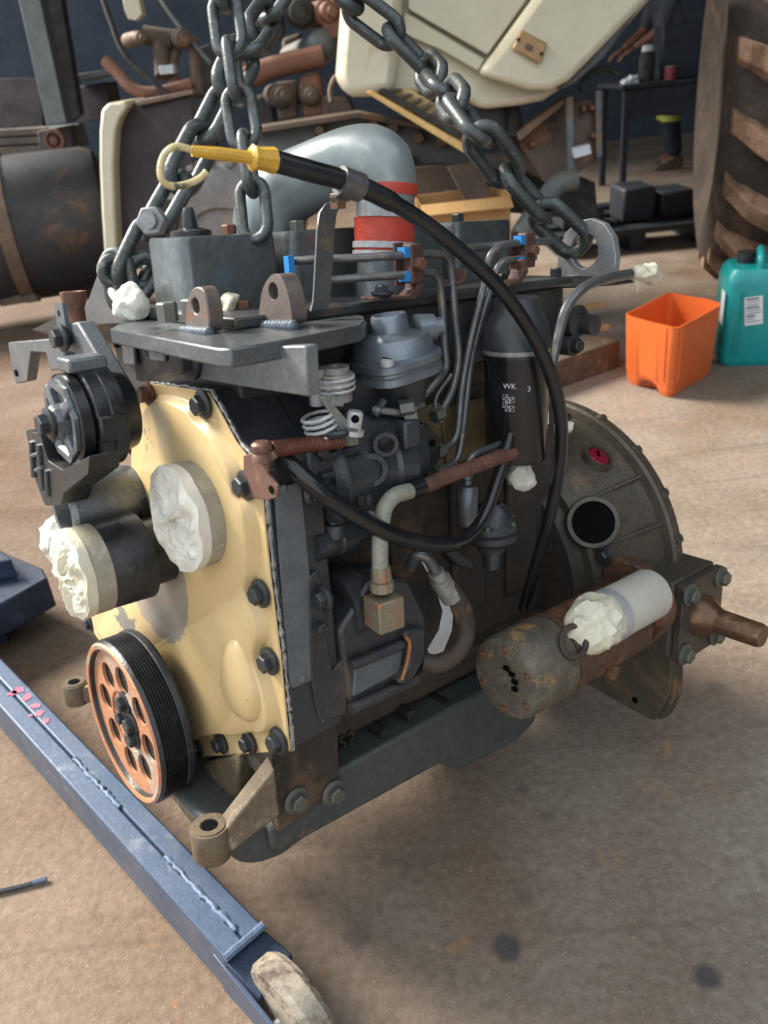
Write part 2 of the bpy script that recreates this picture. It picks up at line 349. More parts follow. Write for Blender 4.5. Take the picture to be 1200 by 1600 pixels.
def obj(name, bm, m, parent=None, bevel=0.0, smooth=35, seg=2):
    bmesh.ops.remove_doubles(bm, verts=bm.verts[:], dist=1e-6)
    bmesh.ops.recalc_face_normals(bm, faces=bm.faces[:])
    me = bpy.data.meshes.new(name); bm.to_mesh(me); bm.free()
    me.materials.append(K[m] if isinstance(m, str) else m)
    if smooth:
        me.shade_smooth(); me.set_sharp_from_angle(angle=math.radians(smooth))
    o = bpy.data.objects.new(name, me); col.objects.link(o)
    if parent is not None: o.parent = parent
    if bevel:
        md = o.modifiers.new('edge', 'BEVEL'); md.width = bevel; md.segments = seg; md.limit_method = 'ANGLE'; md.angle_limit = math.radians(40); md.harden_normals = False
    return o
def tag(o, label, cat, group=None, kind=None):
    if label: o['label'] = label
    if cat: o['category'] = cat
    if group: o['group'] = group
    if kind: o['kind'] = kind
    return o
def empty(name, mw, label, cat, group=None):
    o = bpy.data.objects.new(name, None); col.objects.link(o); o.matrix_world = mw; o.empty_display_size = 0.05
    return tag(o, label, cat, group)
def at(x, y, z): return Matrix.Translation(V((x, y, z)))
def struct(name, bm, m, bevel=0): o = obj(name, bm, m, None, bevel); o['kind'] = 'structure'; return o

BOLT = {}
def bolt(parent, p, axis, s=0.012, m='boltk', flange=True, name='bolt', spin=0.3):
    """hex flange bolt: s = half width across corners of the head"""
    key = (m, flange)
    if key not in BOLT:
        bm = B()
        if flange: lathe(bm, V((0,0,0)), V((0,0,1)), [(-.6, .9), (.0, 1.5), (.22, 1.5), (.4, 1.15), (.4, .9)], 20)
        pts = [V((math.cos(math.pi/3*i), math.sin(math.pi/3*i), 0)) for i in range(6)]
        loft(bm, [[q+V((0,0,-.6)) for q in pts], [q+V((0,0,1.0)) for q in pts], [q*0.86+V((0,0,1.16)) for q in pts]])
        o = obj(name, bm, m, None); BOLT[key] = o.data; bpy.data.objects.remove(o)
    o = bpy.data.objects.new(name, BOLT[key]); col.objects.link(o); o.parent = parent
    o.matrix_local = Matrix.Translation(p) @ axis.to_track_quat('Z', 'Y').to_matrix().to_4x4() @ Matrix.Rotation(spin, 4, 'Z') @ Matrix.Scale(s, 4)
    return o
def crumple(bm, c, axis, la, lb, amp, sd, taper=0.0, sub=4):
    """a wadded lump: ellipsoid along axis, wrinkled"""
    a, u, v = frame(axis); g = bmesh.ops.create_icosphere(bm, subdivisions=sub, radius=1.0)
    for w in g['verts']:
        q = w.co.copy(); k = 1-taper*q.z
        p = a*q.z*la+u*q.x*lb*k+v*q.y*lb*k; d = (a*q.z+u*q.x+v*q.y).normalized(); s = V((sd, sd*2.3, -sd))
        n = (0.32-abs(noise.noise(p*28+s)))*1.9+(0.3-abs(noise.noise(p*66+s)))*.9+.12*noise.noise(p*160+s)
        w.co = c+p+d*amp*n
FR, SD, UP = V((0, -1, 0)), V((1, 0, 0)), V((0, 0, 1))     # engine front, pump side, up

# ------------------------------------------------------------------ the place: floor, back wall; unseen right wall and roof that shape the light
bm = B(); prism(bm, [V((-14, -8, -.05)), V((14, -8, -.05)), V((14, 14, -.05)), V((-14, 14, -.05))], V((0, 0, .05)))
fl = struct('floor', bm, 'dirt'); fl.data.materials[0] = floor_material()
bm = B(); boxab(bm, V((-14, 11.0, 0)), V((6.2, 11.2, 5))); struct('wall_back', bm, 'wall')
bm = B(); boxab(bm, V((6.0, -8.0, 0)), V((6.2, 11.0, 5))); struct('wall_right_sky_block', bm, 'wall')  # unseen; carried past the camera to block sky light from the right
bm = B(); boxab(bm, V((-2.2, 1.6, 4.6)), V((6.2, 11.3, 4.7))); struct('ceiling_shade', bm, 'roof')  # unseen; added to darken the background, cut short at left for the sun
# ================================================================== THE ENGINE (one thing, parts in engine coordinates)
engine = empty('diesel_engine', EM, 'dark four-cylinder diesel engine with cream front cover hanging from chains', 'engine')
def EP(l, **k): return [E(a, b, **k) for a, b in l]
def part(name, bm, m, parent=None, bevel=0.0, smooth=35, label=None, seg=2):
    o = obj(name, bm, m, parent or engine, bevel, smooth, seg)
    if label: o['label'] = label
    return o
def text_part(name, s, size, p, ux, uy, m, parent, depth=0.0006, label=None):
    cu = bpy.data.curves.new(name, 'FONT'); cu.body = s; cu.size = size; cu.extrude = depth; cu.align_x = 'CENTER'; cu.align_y = 'CENTER'
    t = bpy.data.objects.new(name, cu); col.objects.link(t); bpy.context.view_layer.update()
    me = bpy.data.meshes.new_from_object(t); bpy.data.objects.remove(t)
    me.materials.append(K[m]); o = bpy.data.objects.new(name, me); col.objects.link(o); o.parent = parent
    ux = ux.normalized(); uz = ux.cross(uy).normalized(); uy = uz.cross(ux)
    mm = Matrix((ux, uy, uz)).transposed().to_4x4(); mm.translation = p; o.matrix_local = mm
    if label: o['label'] = label
    return o

# ---- core: block, head, gear case, oil pan
bm = B(); boxab(bm, V((-.42, .05, -.095)), V((-.09, .60, .405)))
block = part('cylinder_block', bm, 'brownblock', bevel=.006, label='grimy brown cylinder block side')
for i, yy in enumerate((.15, .27, .39, .51)):        # casting pads on the visible side
    bm = B(); boxab(bm, V((-.093, yy-.035, .02)), V((-.078, yy+.035, .37))); part('casting_pad', bm, 'brownblock', block, bevel=.006)
bm = B(); boxab(bm, V((-.095, .07, -.05)), V((-.07, .60, -.035))); part('casting_rib', bm, 'brownblock', block, bevel=.004)
for (px, py) in ((592, 1140), (633, 1112), (690, 1097), (575, 1168), (738, 1085)):
    p = E(px, py, x=-.08); bm = B(); cyl(bm, p-SD*.02, p+SD*.014, .009, .008, 12); part('stud', bm, 'black', block)
text_part('casting_mark', '52', .032, E(541, 1157, x=-.088), V((0, 1, 0)), UP, 'brownblock', block, .0025)
bm = B(); prism(bm, EP([(690, 640), (758, 622), (763, 700), (700, 735)], x=-.07), V((-.01, 0, 0))); part('side_cover', bm, 'tan', block, bevel=.003, label='dull tan side cover')
bm = B(); prism(bm, EP([(640, 645), (690, 628), (696, 735), (650, 748)], x=-.071), V((-.01, 0, 0))); part('side_cover', bm, 'tan', block, bevel=.003)

bm = B(); boxab(bm, V((-.37, .03, .40)), V((-.085, .605, .492)))
head = part('cylinder_head', bm, 'dark', bevel=.005)
bm = B(); boxab(bm, V((-.375, .025, .492)), V((-.072, .61, .505))); part('head_ledge', bm, 'dark', head, bevel=.003)
for yy in (.33, .42, .51):
    bm = B(); cyl(bm, V((-.10, yy, .45)), V((-.074, yy, .45)), .017, .014, 20); part('core_plug', bm, 'dark', head)
for yy, xx in ((.36, -.09), (.47, -.09), (.59, -.09)): bolt(head, V((xx, yy, .508)), UP, .009, 'boltk', False)
# side intake log under the rocker boxes and a raised port
bm = B(); prism(bm, rounded(EP([(770, 500), (800, 450), (840, 470), (845, 560), (800, 566), (772, 555)], x=-.075), .01), V((-.03, 0, 0))); part('port_boss', bm, 'dark', head, bevel=.004)
# rear head end: thermostat style boss with plugs
for (px, py, r, ln) in ((880, 500, .024, .03), (888, 505, .016, .05)):
    p = E(px, py, x=-.09); bm = B(); cyl(bm, p-SD*.04, p+SD*ln, r, seg=20); part('boss', bm, 'dark', head)
p = E(897, 540, x=-.06); bm = B(); cyl(bm, p-SD*.06, p, .016, seg=18); part('boss', bm, 'dark', head); bolt(head, p, SD, .011, 'boltk', False)

def rbox(y0, y1, x0, x1, z0, z1, name='rocker_box'):
    bm = B(); pts = [V((x0, y0, 0)), V((x1, y0, 0)), V((x1, y1, 0)), V((x0, y1, 0))]
    c = V(((x0+x1)/2, (y0+y1)/2, 0)); a = rounded(pts, .016, 5)
    def lv(z, s): return [c+(q-c)*s+V((0, 0, z)) for q in a]
    loft(bm, [lv(z0, 1.03), lv(z0+.01, 1.0), lv(z1-.006, .985), lv(z1-.001, .965), lv(z1, .93)])
    o = part(name, bm, 'dark2'); o['label'] = 'dark painted box-shaped rocker cover'; return o
rb = []
for y0, y1 in ((.038, .175), (.19, .31), (.325, .47), (.49, .62)): rb.append(rbox(y0, y1, -.30, -.20, .50, .59))
# front rocker box: filler neck plate with stub and nut
p = V((-.262, .085, .59)); bm = B(); lathe(bm, p, UP, [(-.002, .026), (.006, .026), (.008, .018), (.010, .010), (.028, .0085), (.034, .006)], 24); part('filler_stub', bm, 'black', rb[0])
bolt(rb[0], V((-.245, .13, .59)), UP, .010, 'boltr', False)
bolt(rb[3], V((-.22, .515, .59)), UP, .010, 'boltk', False); bolt(rb[1], V((-.23, .225, .59)), UP, .011, 'boltg', False)
for (px, py) in ((262, 492), (300, 486)):
    p = E(px, py, z=.508); bolt(rb[0], p, UP, .012, 'boltg', False)

# gear case behind the cover
OUT = [(233, 598), (300, 607), (328, 613), (345, 640), (372, 690), (408, 735), (414, 790), (425, 900), (440, 1020), (455, 1172), (400, 1176), (325, 1181), (300, 1188), (150, 990), (145, 962), (225, 850), (213, 760), (205, 690), (214, 655)]
out3 = EP(OUT, y=0.0)
bm = B(); prism(bm, [p+V((0, .004, 0)) for p in out3], V((0, .075, 0)))
case = part('gear_case', bm, 'dark', bevel=.004, label='dark gear case behind the cream cover')
random.seed(3)
bead = []
for i in range(len(out3)):
    a, b = out3[i], out3[(i+1) % len(out3)]; n = max(2, int((b-a).length/.006))
    for k in range(n): bead.append(a.lerp(b, k/n)+V((random.uniform(-.0012, .0012), .003, random.uniform(-.0012, .0012))))
bm = B(); tube(bm, bead, [random.uniform(.0014, .0034) for _ in bead], 6, closed=True); part('sealant_bead', bm, 'gasket', case, label='squeezed-out grey sealant bead')
bm = B(); tube(bm, [E(497, 1040, x=.002)+V((0, random.uniform(-.001, .001), -.006*i)) for i in range(14)], [random.uniform(.0012, .0032) for _ in range(14)], 6); part('sealant_bead', bm, 'gasket', case)
# grey sheet plate on the case side
bm = B(); prism(bm, rounded(EP([(427, 765), (467, 752), (497, 1056), (452, 1075)], x=.001), .006), V((.003, 0, 0))); sh = part('side_plate', bm, 'sheet', case, label='flat grey sheet plate')
for (px, py) in ((443, 764), (474, 1060)):
    p = E(px, py, x=.004); bm = B(); lathe(bm, p, SD, [(-.002, .005), (.001, .005), (.0025, .003), (.003, 0)], 14); part('rivet', bm, 'sheet', sh)
# deeper upper shoulder of the case
bm = B(); prism(bm, [V((p.x, .078, p.z)) for p in EP([(262, 605), (300, 610), (328, 616), (345, 643), (372, 693), (407, 738), (413, 790), (300, 790), (240, 700)], y=.0)], V((0, .05, 0))); part('case_shoulder', bm, 'dark', case, bevel=.003)

# oil pan
pan_side = EP([(470, 1238), (740, 1088), (840, 1032), (838, 1128), (806, 1160), (720, 1203), (703, 1203), (690, 1193), (440, 1331), (424, 1330), (424, 1296)], x=-.052)
bm = B(); prism(bm, rounded(pan_side, .012, 3), V((-.33, 0, 0)))
pan = part('oil_pan', bm, 'pan', bevel=.006, label='dark grey oil pan with rust chips')
bm = B(); prism(bm, rounded(EP([(500, 1290), (440, 1336), (402, 1349), (374, 1348), (356, 1334), (362, 1318), (420, 1290)], x=-.065), .012, 3), V((-.26, 0, 0))); part('pan_nose', bm, 'pan', pan, bevel=.008)
# flat plate bolted over the front corner of the skirt
bm = B(); prism(bm, EP([(424, 1166), (529, 1126), (531, 1228), (437, 1303)], x=-.042), V((-.05, 0, 0))); sk = part('skirt_plate', bm, 'brownblock', bevel=.003, label='brown corner plate with two hex bolts')
for (px, py) in ((462, 1250), (520, 1238)): bolt(sk, E(px, py, x=-.041), SD, .0125, 'boltg')
# front of the block below the cover
bm = B(); boxab(bm, V((-.40, .0, -.085)), V((-.065, .06, -.005))); part('front_housing', bm, 'brownblock', bevel=.006)

# ---- stamped front cover
cover = None
bm = B(); prism(bm, out3, V((0, -.003, 0)))
cover = part('front_cover', bm, 'cover', bevel=.001, label='cream stamped timing cover with worn paint')
INN = [(248, 617), (300, 628), (314, 650), (336, 664), (376, 729), (378, 766), (398, 791), (405, 890), (397, 917), (409, 948), (421, 991), (411, 1018), (417, 1045), (432, 1095), (435, 1132), (421, 1148), (408, 1142), (392, 1147), (372, 1150), (350, 1146), (330, 1152), (310, 1150), (297, 1160), (172, 1000), (160, 975), (228, 850), (220, 770), (214, 700), (226, 655)]
q_ = EP(INN, y=-.003); a3 = catmull(q_[-2:]+q_+q_[:3], 4)[8:8+4*len(q_)]
cen = V((sum(p.x for p in a3)/len(a3), 0, sum(p.z for p in a3)/len(a3)))
def inset(pts, d, dy):
    n = len(pts); o = []
    for i in range(n):
        t = (pts[(i+1) % n]-pts[i-1]).normalized(); nr = V((-t.z, 0, t.x))
        if nr.dot(cen-pts[i]) < 0 and False: nr = -nr
        o.append(pts[i]+nr*d*ORI+V((0, dy, 0)))
    for _ in range(int(d*900)): o = [(o[i-1]+o[i]*2+o[(i+1) % n])/4 for i in range(n)]
    return o
area = sum(a3[i-1].x*a3[i].z-a3[i].x*a3[i-1].z for i in range(len(a3))); ORI = 1 if area > 0 else -1
bm = B(); loft(bm, [a3, inset(a3, .002, -.002), inset(a3, .005, -.011), inset(a3, .0075, -.0135)])
part('raised_panel', bm, 'cover', cover, smooth=60)
# embossed bulge
bc = E(380, 1068, y=-.013); bm = B(); bmesh.ops.create_uvsphere(bm, u_segments=32, v_segments=16, radius=1.0)
for v in bm.verts:
    q = v.co.copy(); k = 1.0-0.45*max(0, q.z)
    v.co = bc+V((q.x*.046*(1-.3*q.z)-.012*max(0, -q.z), min(0.05, q.y)*.019, q.z*.058+.004))
part('embossed_bulge', bm, 'cover', cover, smooth=80)
for (px, py, m, s) in ((232, 615, 'boltr', .0105), (318, 632, 'boltk', .0115), (206, 695, 'boltr', .0105), (217, 778, 'boltk', .010), (385, 758, 'boltk', .0115), (408, 927, 'boltk', .0115), (422, 1033, 'boltk', .0115), (436, 1158, 'boltk', .0120), (390, 1160, 'boltk', .0105), (346, 1161, 'boltk', .0105), (308, 1168, 'boltk', .0105)):
    bolt(cover, E(px, py, y=-.006), FR, s, m, spin=random.random())
bolt(cover, E(141, 975, y=.004), FR, .009, 'boltk')
# taped round cap on the cover
def tape_cap(name, parent, c, axis, r, h, sd, m='tape', side='tapeside', crumple=.006, label=None, bulge=.004):
    bm = B(); lathe(bm, c, axis, [(0, r), (h*.98, r), (h, r*.985)], 40); o = part(name, bm, side, parent, label=label)
    bm = B(); a_, u_, v_ = frame(axis); NR, NS = 11, 44; rings = []
    for k in range(NR+3):
        if k < 3: rr_, dd_ = r*(1.012+.004*k), h*(.70+.14*k)
        else: t_ = (k-2)/(NR+.4); rr_, dd_ = r*1.015*(1-t_), h+bulge*(1-(1-t_)**2)
        ring = []
        for q in range(NS):
            w_ = 2*math.pi*(q+.5*(k % 2))/NS; q_ = V((math.cos(w_)*rr_, math.sin(w_)*rr_, 0))
            n1 = abs(noise.noise(V((math.cos(w_)*2.8, math.sin(w_)*2.8, rr_*14+sd))))*1.3+abs(noise.noise(q_*26+V((sd, sd, 0))))*.6-.4; n2 = noise.noise(q_*70+V((0, sd, sd)))
            f_ = .15 if k < 2 else (.5 if k < 4 else 1.0)
            g_ = 1+(.03*noise.noise(V((math.cos(w_)*3, math.sin(w_)*3, sd))) if k else 0)
            ring.append(bm.verts.new(c+a_*(dd_+crumple*f_*(n1*1.8+n2*.15)+(.003 if k > 1 else 0))+(u_*math.cos(w_)+v_*math.sin(w_))*rr_*g_))
        rings.append(ring)
    for r0, r1 in zip(rings, rings[1:]):
        for q in range(NS):
            z_ = (q+1) % NS; bm.faces.new((r0[q], r0[z_], r1[q])); bm.faces.new((r0[z_], r1[z_], r1[q]))
    bm.faces.new(rings[-1])
    part('crumpled_tape', bm, m, o, smooth=24); return o
c1 = E(276, 811, y=-.046)
tape_cap('taped_port_cap', cover, V((c1.x, -.012, c1.z)), FR, rd(85, c1), .034, 1.7, label='port sealed with a disc of masking tape', crumple=.007)

# ---- crank pulley (V-ribbed)
pc = E(191, 1130, y=-.092); pr = rd(134, pc)
prof = [(.052, .06), (.052, pr-.012), (.050, pr-.002)]
bm = B(); rib = [(0.0, pr-.012), (0.0, pr-.003), (.004, pr)]
for i in range(8): z0 = .006+i*.0041; rib += [(z0, pr+.0005), (z0+.0011, pr-.0036), (z0+.0028, pr-.0036), (z0+.0039, pr+.0005)]
rib += [(.040, pr+.002), (.046, pr+.003), (.050, pr+.001), (.052, pr-.008), (.052, .03)]
prof = [(.012, .02)]+[(.012, pr-.016)]+rib
lathe(bm, pc, V((0, 1, 0)), prof, 72); pul = part('crank_pulley', bm, 'black', smooth=25, label='black ribbed rim of the crank pulley')
# face disc with oval windows: ring sectors
ring_r, hole_r = .071, .021
bm = B(); nh = 8
e1, e3 = V((1, 0, 0)), V((0, 0, 1))
def P2(r, a, y): return pc+e1*math.cos(a)*r+e3*math.sin(a)*r+V((0, y, 0))
for i in range(nh):          # each sector is a plate with a hole
    a0, a1 = 2*math.pi*(i-.5)/nh+.65, 2*math.pi*(i+.5)/nh+.65; am = (a0+a1)/2
    o_ = [P2(pr-.010, a0+(a1-a0)*t/8, .004) for t in range(9)]+[P2(.046, a1-(a1-a0)*t/6, .008) for t in range(7)]
    holed(bm, o_, P2(ring_r, am, .006), hole_r , V((0, .005, 0)), 28)
lathe(bm, pc+V((0, .008, 0)), V((0, 1, 0)), [(0, 0), (0, .0465), (.006, .0465)], 40)
lathe(bm, pc, V((0, 1, 0)), [(-.002, pr-.011), (-.003, pr-.005), (0, pr-.002), (.004, pr-.006), (.004, pr-.011)], 72, closed=True)
part('pulley_face', bm, 'pulley', pul, smooth=30, label='rusty orange pulley face with round windows')
bm = B(); lathe(bm, pc+V((0, .03, 0)), V((0, 1, 0)), [(0, 0), (0, pr-.02), (.003, pr-.02)], 40); part('inner_web', bm, 'hole', pul)
for (dx, dz, s) in ((.006, .034, .0115), (.023, .006, .0115), (.022, -.017, .0115), (-.012, .002, .0095)):
    bolt(pul, pc+V((dx, .008, dz)), FR, s, 'boltk')
bm = B(); cyl(bm, pc+V((0, .06, 0)), pc+V((0, .16, 0)), .028, seg=24); part('crank_hub', bm, 'black', pul)

bm = B(); lathe(bm, V((pc.x, .01, pc.z)), FR, [(0, .036), (.03, .036), (.04, .03), (.06, .03)], 40); part('seal_housing', bm, 'brownblock')
# ---- engine mount arms with eyes
def mount(eye, r, h, root, name='mount_arm'):
    bm = B(); lathe(bm, eye, UP, [(-h, r*.35), (-h, r*.93), (-h*.9, r), (-.003, r), (0, r*.95), (0, r*.45), (-.012, r*.42), (-.012, 0)], 28)
    o = part(name, bm, 'mountm', label='cast mounting arm with a bushed eye')
    bm = B(); d = (root-eye); d.z = 0; d.normalize(); w = d.cross(UP)
    a = eye+d*r*.6; rr = r*.6
    loft(bm, [[a-w*rr-UP*.004, a+w*rr-UP*.004, a+w*rr-UP*h*.9, a-w*rr-UP*h*.9], [root-w*rr*1.1, root+w*rr*1.1, root+w*rr*1.3-UP*h*1.5, root-w*rr*1.3-UP*h*1.5]])
    part('arm_web', bm, 'mountm', o, bevel=.003)
    bm = B(); lathe(bm, eye, UP, [(.0005, r*.45), (.0015, r*.48), (.0015, r*.80), (.0005, r*.82)], 28); part('bush', bm, 'mountm', o)
    bm = B(); lathe(bm, eye+UP*.001, UP, [(0, r*.42), (.0006, 0)], 20); part('bore', bm, 'hole', o)
e1_ = E(327, 1290, y=-.092); mount(e1_, .0245, .044, E(424, 1190, y=-.012))
e2_ = E(116, 1066, y=-.085); mount(e2_, .021, .036, E(150, 1045, y=-.05)+V((.06, .05, 0)))
bm = B(); prism(bm, EP([(262, 1240), (300, 1196), (372, 1180), (372, 1240), (330, 1278), (300, 1290)], y=-.012), V((0, .03, 0))); part('lower_bracket', bm, 'mountm', bevel=.004)
bolt(engine, E(318, 1255, y=-.015), FR, .009, 'boltk')

# ---- water pump barrel with taped end
wp = E(118, 896, y=-.135); base = V((wp.x, -.048, wp.z))
bm = B(); lathe(bm, base, FR, [(-.05, .045), (0, .045), (.002, .058), (.062, .056), (.065, .054)], 40); wpo = part('water_pump', bm, 'black', label='black water pump barrel')
tape_cap('taped_pump_end', wpo, base+FR*.058, FR, .057, .034, 4.2, m='tape2', crumple=.007, bulge=.008)
wp2 = E(75, 850, y=-.12); bm = B(); crumple(bm, wp2+V((0, .03, 0)), FR, .035, .036, .010, 8); part('crumpled_tape', bm, 'tape', wpo, smooth=18)
bm = B(); prism(bm, EP([(130, 830), (150, 795), (195, 765), (215, 780), (225, 830), (180, 850)], y=-.03), V((0, .02, 0))); part('pump_flange', bm, 'black', wpo, bevel=.003)
bolt(wpo, E(165, 797, y=-.035), FR, .012, 'boltk')
# aluminium outlet barrel above the pump
oa = E(98, 800, y=-.115); bm = B(); lathe(bm, V((oa.x, -.055, oa.z)), FR, [(-.04, .04), (0, .05), (.04, .046), (.055, .046), (.06, .041), (.06, .031), (.03, .029), (.03, 0)], 36); part('outlet_barrel', bm, 'alu', label='grey aluminium outlet')
# ---- belt tensioner
tc_ = E(88, 660, y=-.135); ax0 = V((tc_.x, -.072, tc_.z))
bm = B(); lathe(bm, ax0, FR, [(-.02, .045), (0, .050), (.002, .060), (.018, .060), (.020, .0585), (.034, .0585), (.036, .056)], 44); ten = part('belt_tensioner', bm, 'black', label='black drum of the belt tensioner')
bm = B(); lathe(bm, ax0+FR*.036, FR, [(0, .050), (.004, .0535), (.016, .0535), (.018, .050)], 44); part('tensioner_rim', bm, 'rubber', ten)
f0 = ax0+FR*.054
def ring8(r, d): return [f0+FR*d+V((math.cos(a)*r, 0, math.sin(a)*r)) for a in [math.pi/4*k+.2 for k in range(8)]]
bm = B(); loft(bm, [ring8(.049, 0), ring8(.049, .005), ring8(.040, .005), ring8(.030, -.008), ring8(.022, -.008), ring8(.020, .012), ring8(.015, .016)]); face = part('tensioner_face', bm, 'alu', ten, smooth=20)
for k in range(4):
    a = math.pi/2*k+.6; d_ = V((math.cos(a), 0, math.sin(a))); bm = B(); box(bm, f0+d_*.031+FR*.001, .030, .012, .013, d_, FR, d_.cross(FR)); part('spoke', bm, 'alu', face, bevel=.002)
bolt(ten, f0+FR*.016, FR, .0125, 'boltk')
bm = B(); boxab(bm, ax0+V((-.02, -.045, .054)), ax0+V((.02, .0, .070))); part('tensioner_lug', bm, 'alu', ten, bevel=.003)
bm = B(); boxab(bm, ax0+V((.02, -.036, -.02)), ax0+V((.0615, -.006, .01))); part('drum_tab', bm, 'black', ten, bevel=.003)
# ribbed tensioner arm
tp = [(40, 672), (62, 678), (75, 720), (98, 735), (140, 712), (138, 740), (100, 770), (95, 790), (70, 790), (55, 750)]
bm = B(); prism(bm, rounded(EP(tp, y=-.140), .004), V((0, .035, 0))); ta = part('tensioner_arm', bm, 'black', ten, bevel=.003)
for (a, b, c, d) in ((48, 690, 52, 745), (60, 695, 66, 765), (50, 712, 62, 708), (56, 735, 66, 730), (72, 735, 74, 775)):
    bm = B(); tube(bm, [E(a, b, y=-.142), E(c, d, y=-.142)], .0028, 6); part('arm_rib', bm, 'alu', ta)
# ---- accessory brackets on the far front corner
bm = B(); prism(bm, EP([(103, 505), (120, 503), (190, 620), (192, 690), (180, 700), (140, 560), (104, 548)], y=-.065), V((0, .022, 0))); br = part('accessory_bracket', bm, 'sheet', bevel=.003, label='dark sloping accessory bracket')
bm = B(); q = EP([(85, 475), (97, 473), (107, 538), (93, 540)], y=-.07); holed(bm, q, E(92, 490, y=-.07), .0045, V((0, .006, 0)), 24); part('adjuster_strap', bm, 'sheet', br)
bolt(br, E(98, 528, y=-.075), FR, .012, 'boltk')
bm = B(); prism(bm, rounded(EP([(12, 535), (95, 528), (104, 575), (78, 580), (72, 552), (48, 550), (42, 596), (25, 600), (20, 585)], y=-.045), .004), V((0, .016, 0))); arm = part('swing_arm', bm, 'alu', br, bevel=.002)
bm = B(); cyl(bm, E(24, 583, y=-.047), E(24, 583, y=-.047)+V((0, .003, 0)), .0055, seg=16); part('bore', bm, 'hole', arm)
bm = B(); lathe(bm, E(122, 505, y=-.0), UP, [(0, .012), (.02, .012), (.034, .018), (.044, .018), (.044, .012), (.03, 0)], 18); part('sensor', bm, 'boltr', br)
bm = B(); prism(bm, EP([(50, 515), (105, 488), (170, 500), (120, 525)], y=.10), V((0, .02, -.01))); part('far_bracket', bm, 'black', br)
# front face of the block between cover and plate
bm = B(); prism(bm, EP([(175, 520), (280, 545), (300, 600), (235, 600), (215, 650), (205, 690), (190, 690), (190, 610)], y=.03), V((0, .05, 0))); fb = part('front_casting', bm, 'dark', bevel=.003)
for (px, py) in ((183, 537), (222, 540), (202, 636)): 
    p = E(px, py, y=.028); bm = B(); cyl(bm, p, p+V((0, -.003, 0)), .006, seg=14); part('bore', bm, 'hole', fb)
bm = B(); prism(bm, rounded(EP([(195, 532), (213, 535), (217, 570), (199, 568)], y=.028), .004), V((0, -.006, 0))); part('casting_pad', bm, 'alu', fb, bevel=.002)
bm = B(); prism(bm, rounded(EP([(237, 540), (262, 543), (265, 565), (240, 562)], y=.028), .004), V((0, -.006, 0))); part('casting_pad', bm, 'alu', fb, bevel=.002)
# ---- lifting plate with lugs
top = EP([(172, 513), (200, 498), (240, 490), (440, 476), (540, 485), (568, 493), (572, 500), (562, 508), (480, 524), (400, 539), (360, 545), (338, 544)], z=.492)
bm = B(); prism(bm, top, V((0, 0, -.018)))
lp = part('lifting_plate', bm, 'plate', bevel=.002, label='thick welded lifting plate with two lugs')
def lug(pts, hc, hr, th, wx0, wx1, yoff=0):
    p0 = E(*pts[0], z=.492); yy = p0.y
    o_ = rounded(EP(pts, y=yy), .012, 4); bm = B(); holed(bm, o_, E(*hc, y=yy), hr, V((0, th, 0)), 40)
    o = part('lug', bm, 'lugm', lp, bevel=.0015)
    for k in range(11):
        a = E(wx0[0]+(wx1[0]-wx0[0])*k/10, wx0[1]+(wx1[1]-wx0[1])*k/10, y=yy-.003); bm = B(); bmesh.ops.create_uvsphere(bm, u_segments=10, v_segments=6, radius=.0065)
        for v in bm.verts: v.co = V((v.co.x*.8, v.co.y*1.1, v.co.z*1.1))+a
        part('weld_bead', bm, 'weld', o)
lug([(288, 516), (291, 470), (302, 447), (318, 450), (325, 480), (328, 520)], (305, 478), .0085, .018, (290, 518), (326, 521))
lug([(403, 508), (408, 455), (422, 428), (440, 428), (452, 465), (458, 508)], (427, 455), .0095, .020, (404, 510), (458, 510))
bm = B(); prism(bm, EP([(274, 545), (476, 540), (480, 620), (300, 592), (279, 575)], y=.005), V((0, .016, 0)))
bar = part('plate_bar', bm, 'barm', lp, bevel=.002, label='bright flat bar under the lifting plate')
bolt(bar, E(297, 560, y=.003), FR, .017, 'boltk')
# small fasteners and knotted plastic on the plate
p = E(357, 490, z=.500); bm = B(); crumple(bm, p+UP*.010, UP, .016, .013, .006, 3); part('tape_wrap', bm, 'tape2', lp, smooth=30, label='tape stuffed over a port')
bolt(lp, E(378, 488, z=.50), UP, .012, 'boltr', False)
p = E(208, 490, z=.500); bm = B(); crumple(bm, p+UP*.013, UP, .022, .020, .007, 6, .3); tw = part('tape_wrap', bm, 'tape', lp, smooth=30, label='knotted white wrap over a port')
bm = B(); tube(bm, catmull([p+UP*.03, E(185, 468, y=p.y), E(172, 452, y=p.y)], 4), [.004]*4+[.006]*4+[.003], 8); part('knot', bm, 'tape', tw, smooth=30)
bm = B(); crumple(bm, E(472, 450, z=.51), UP, .020, .014, .006, 2); part('lump', bm, 'black', lp, smooth=30)

# ---- lifting eyes
ey = E(912, 392, x=-.10); yy = ey.y
oo = EP([(868, 443), (872, 395), (882, 365), (900, 346), (922, 341), (943, 349), (957, 370), (962, 400), (958, 436)], y=yy)
bm = B(); holed(bm, oo, E(912, 392, y=yy), rd(26, ey), V((0, .014, 0)), 44); ley = part('lifting_eye', bm, 'raw', bevel=.0015, label='bright lifting eye plate')
bm = B(); prism(bm, EP([(840, 436), (905, 428), (962, 432), (962, 446), (900, 450), (840, 452)], y=yy-.004), V((0, .05, 0))); part('eye_foot', bm, 'dark', ley, bevel=.002)
oo = EP([(123, 508), (158, 412), (172, 394), (190, 390), (200, 400), (200, 505)], y=.06); bm = B(); prism(bm, oo, V((0, .012, 0))); part('front_lifting_eye', bm, 'plate', bevel=.001)

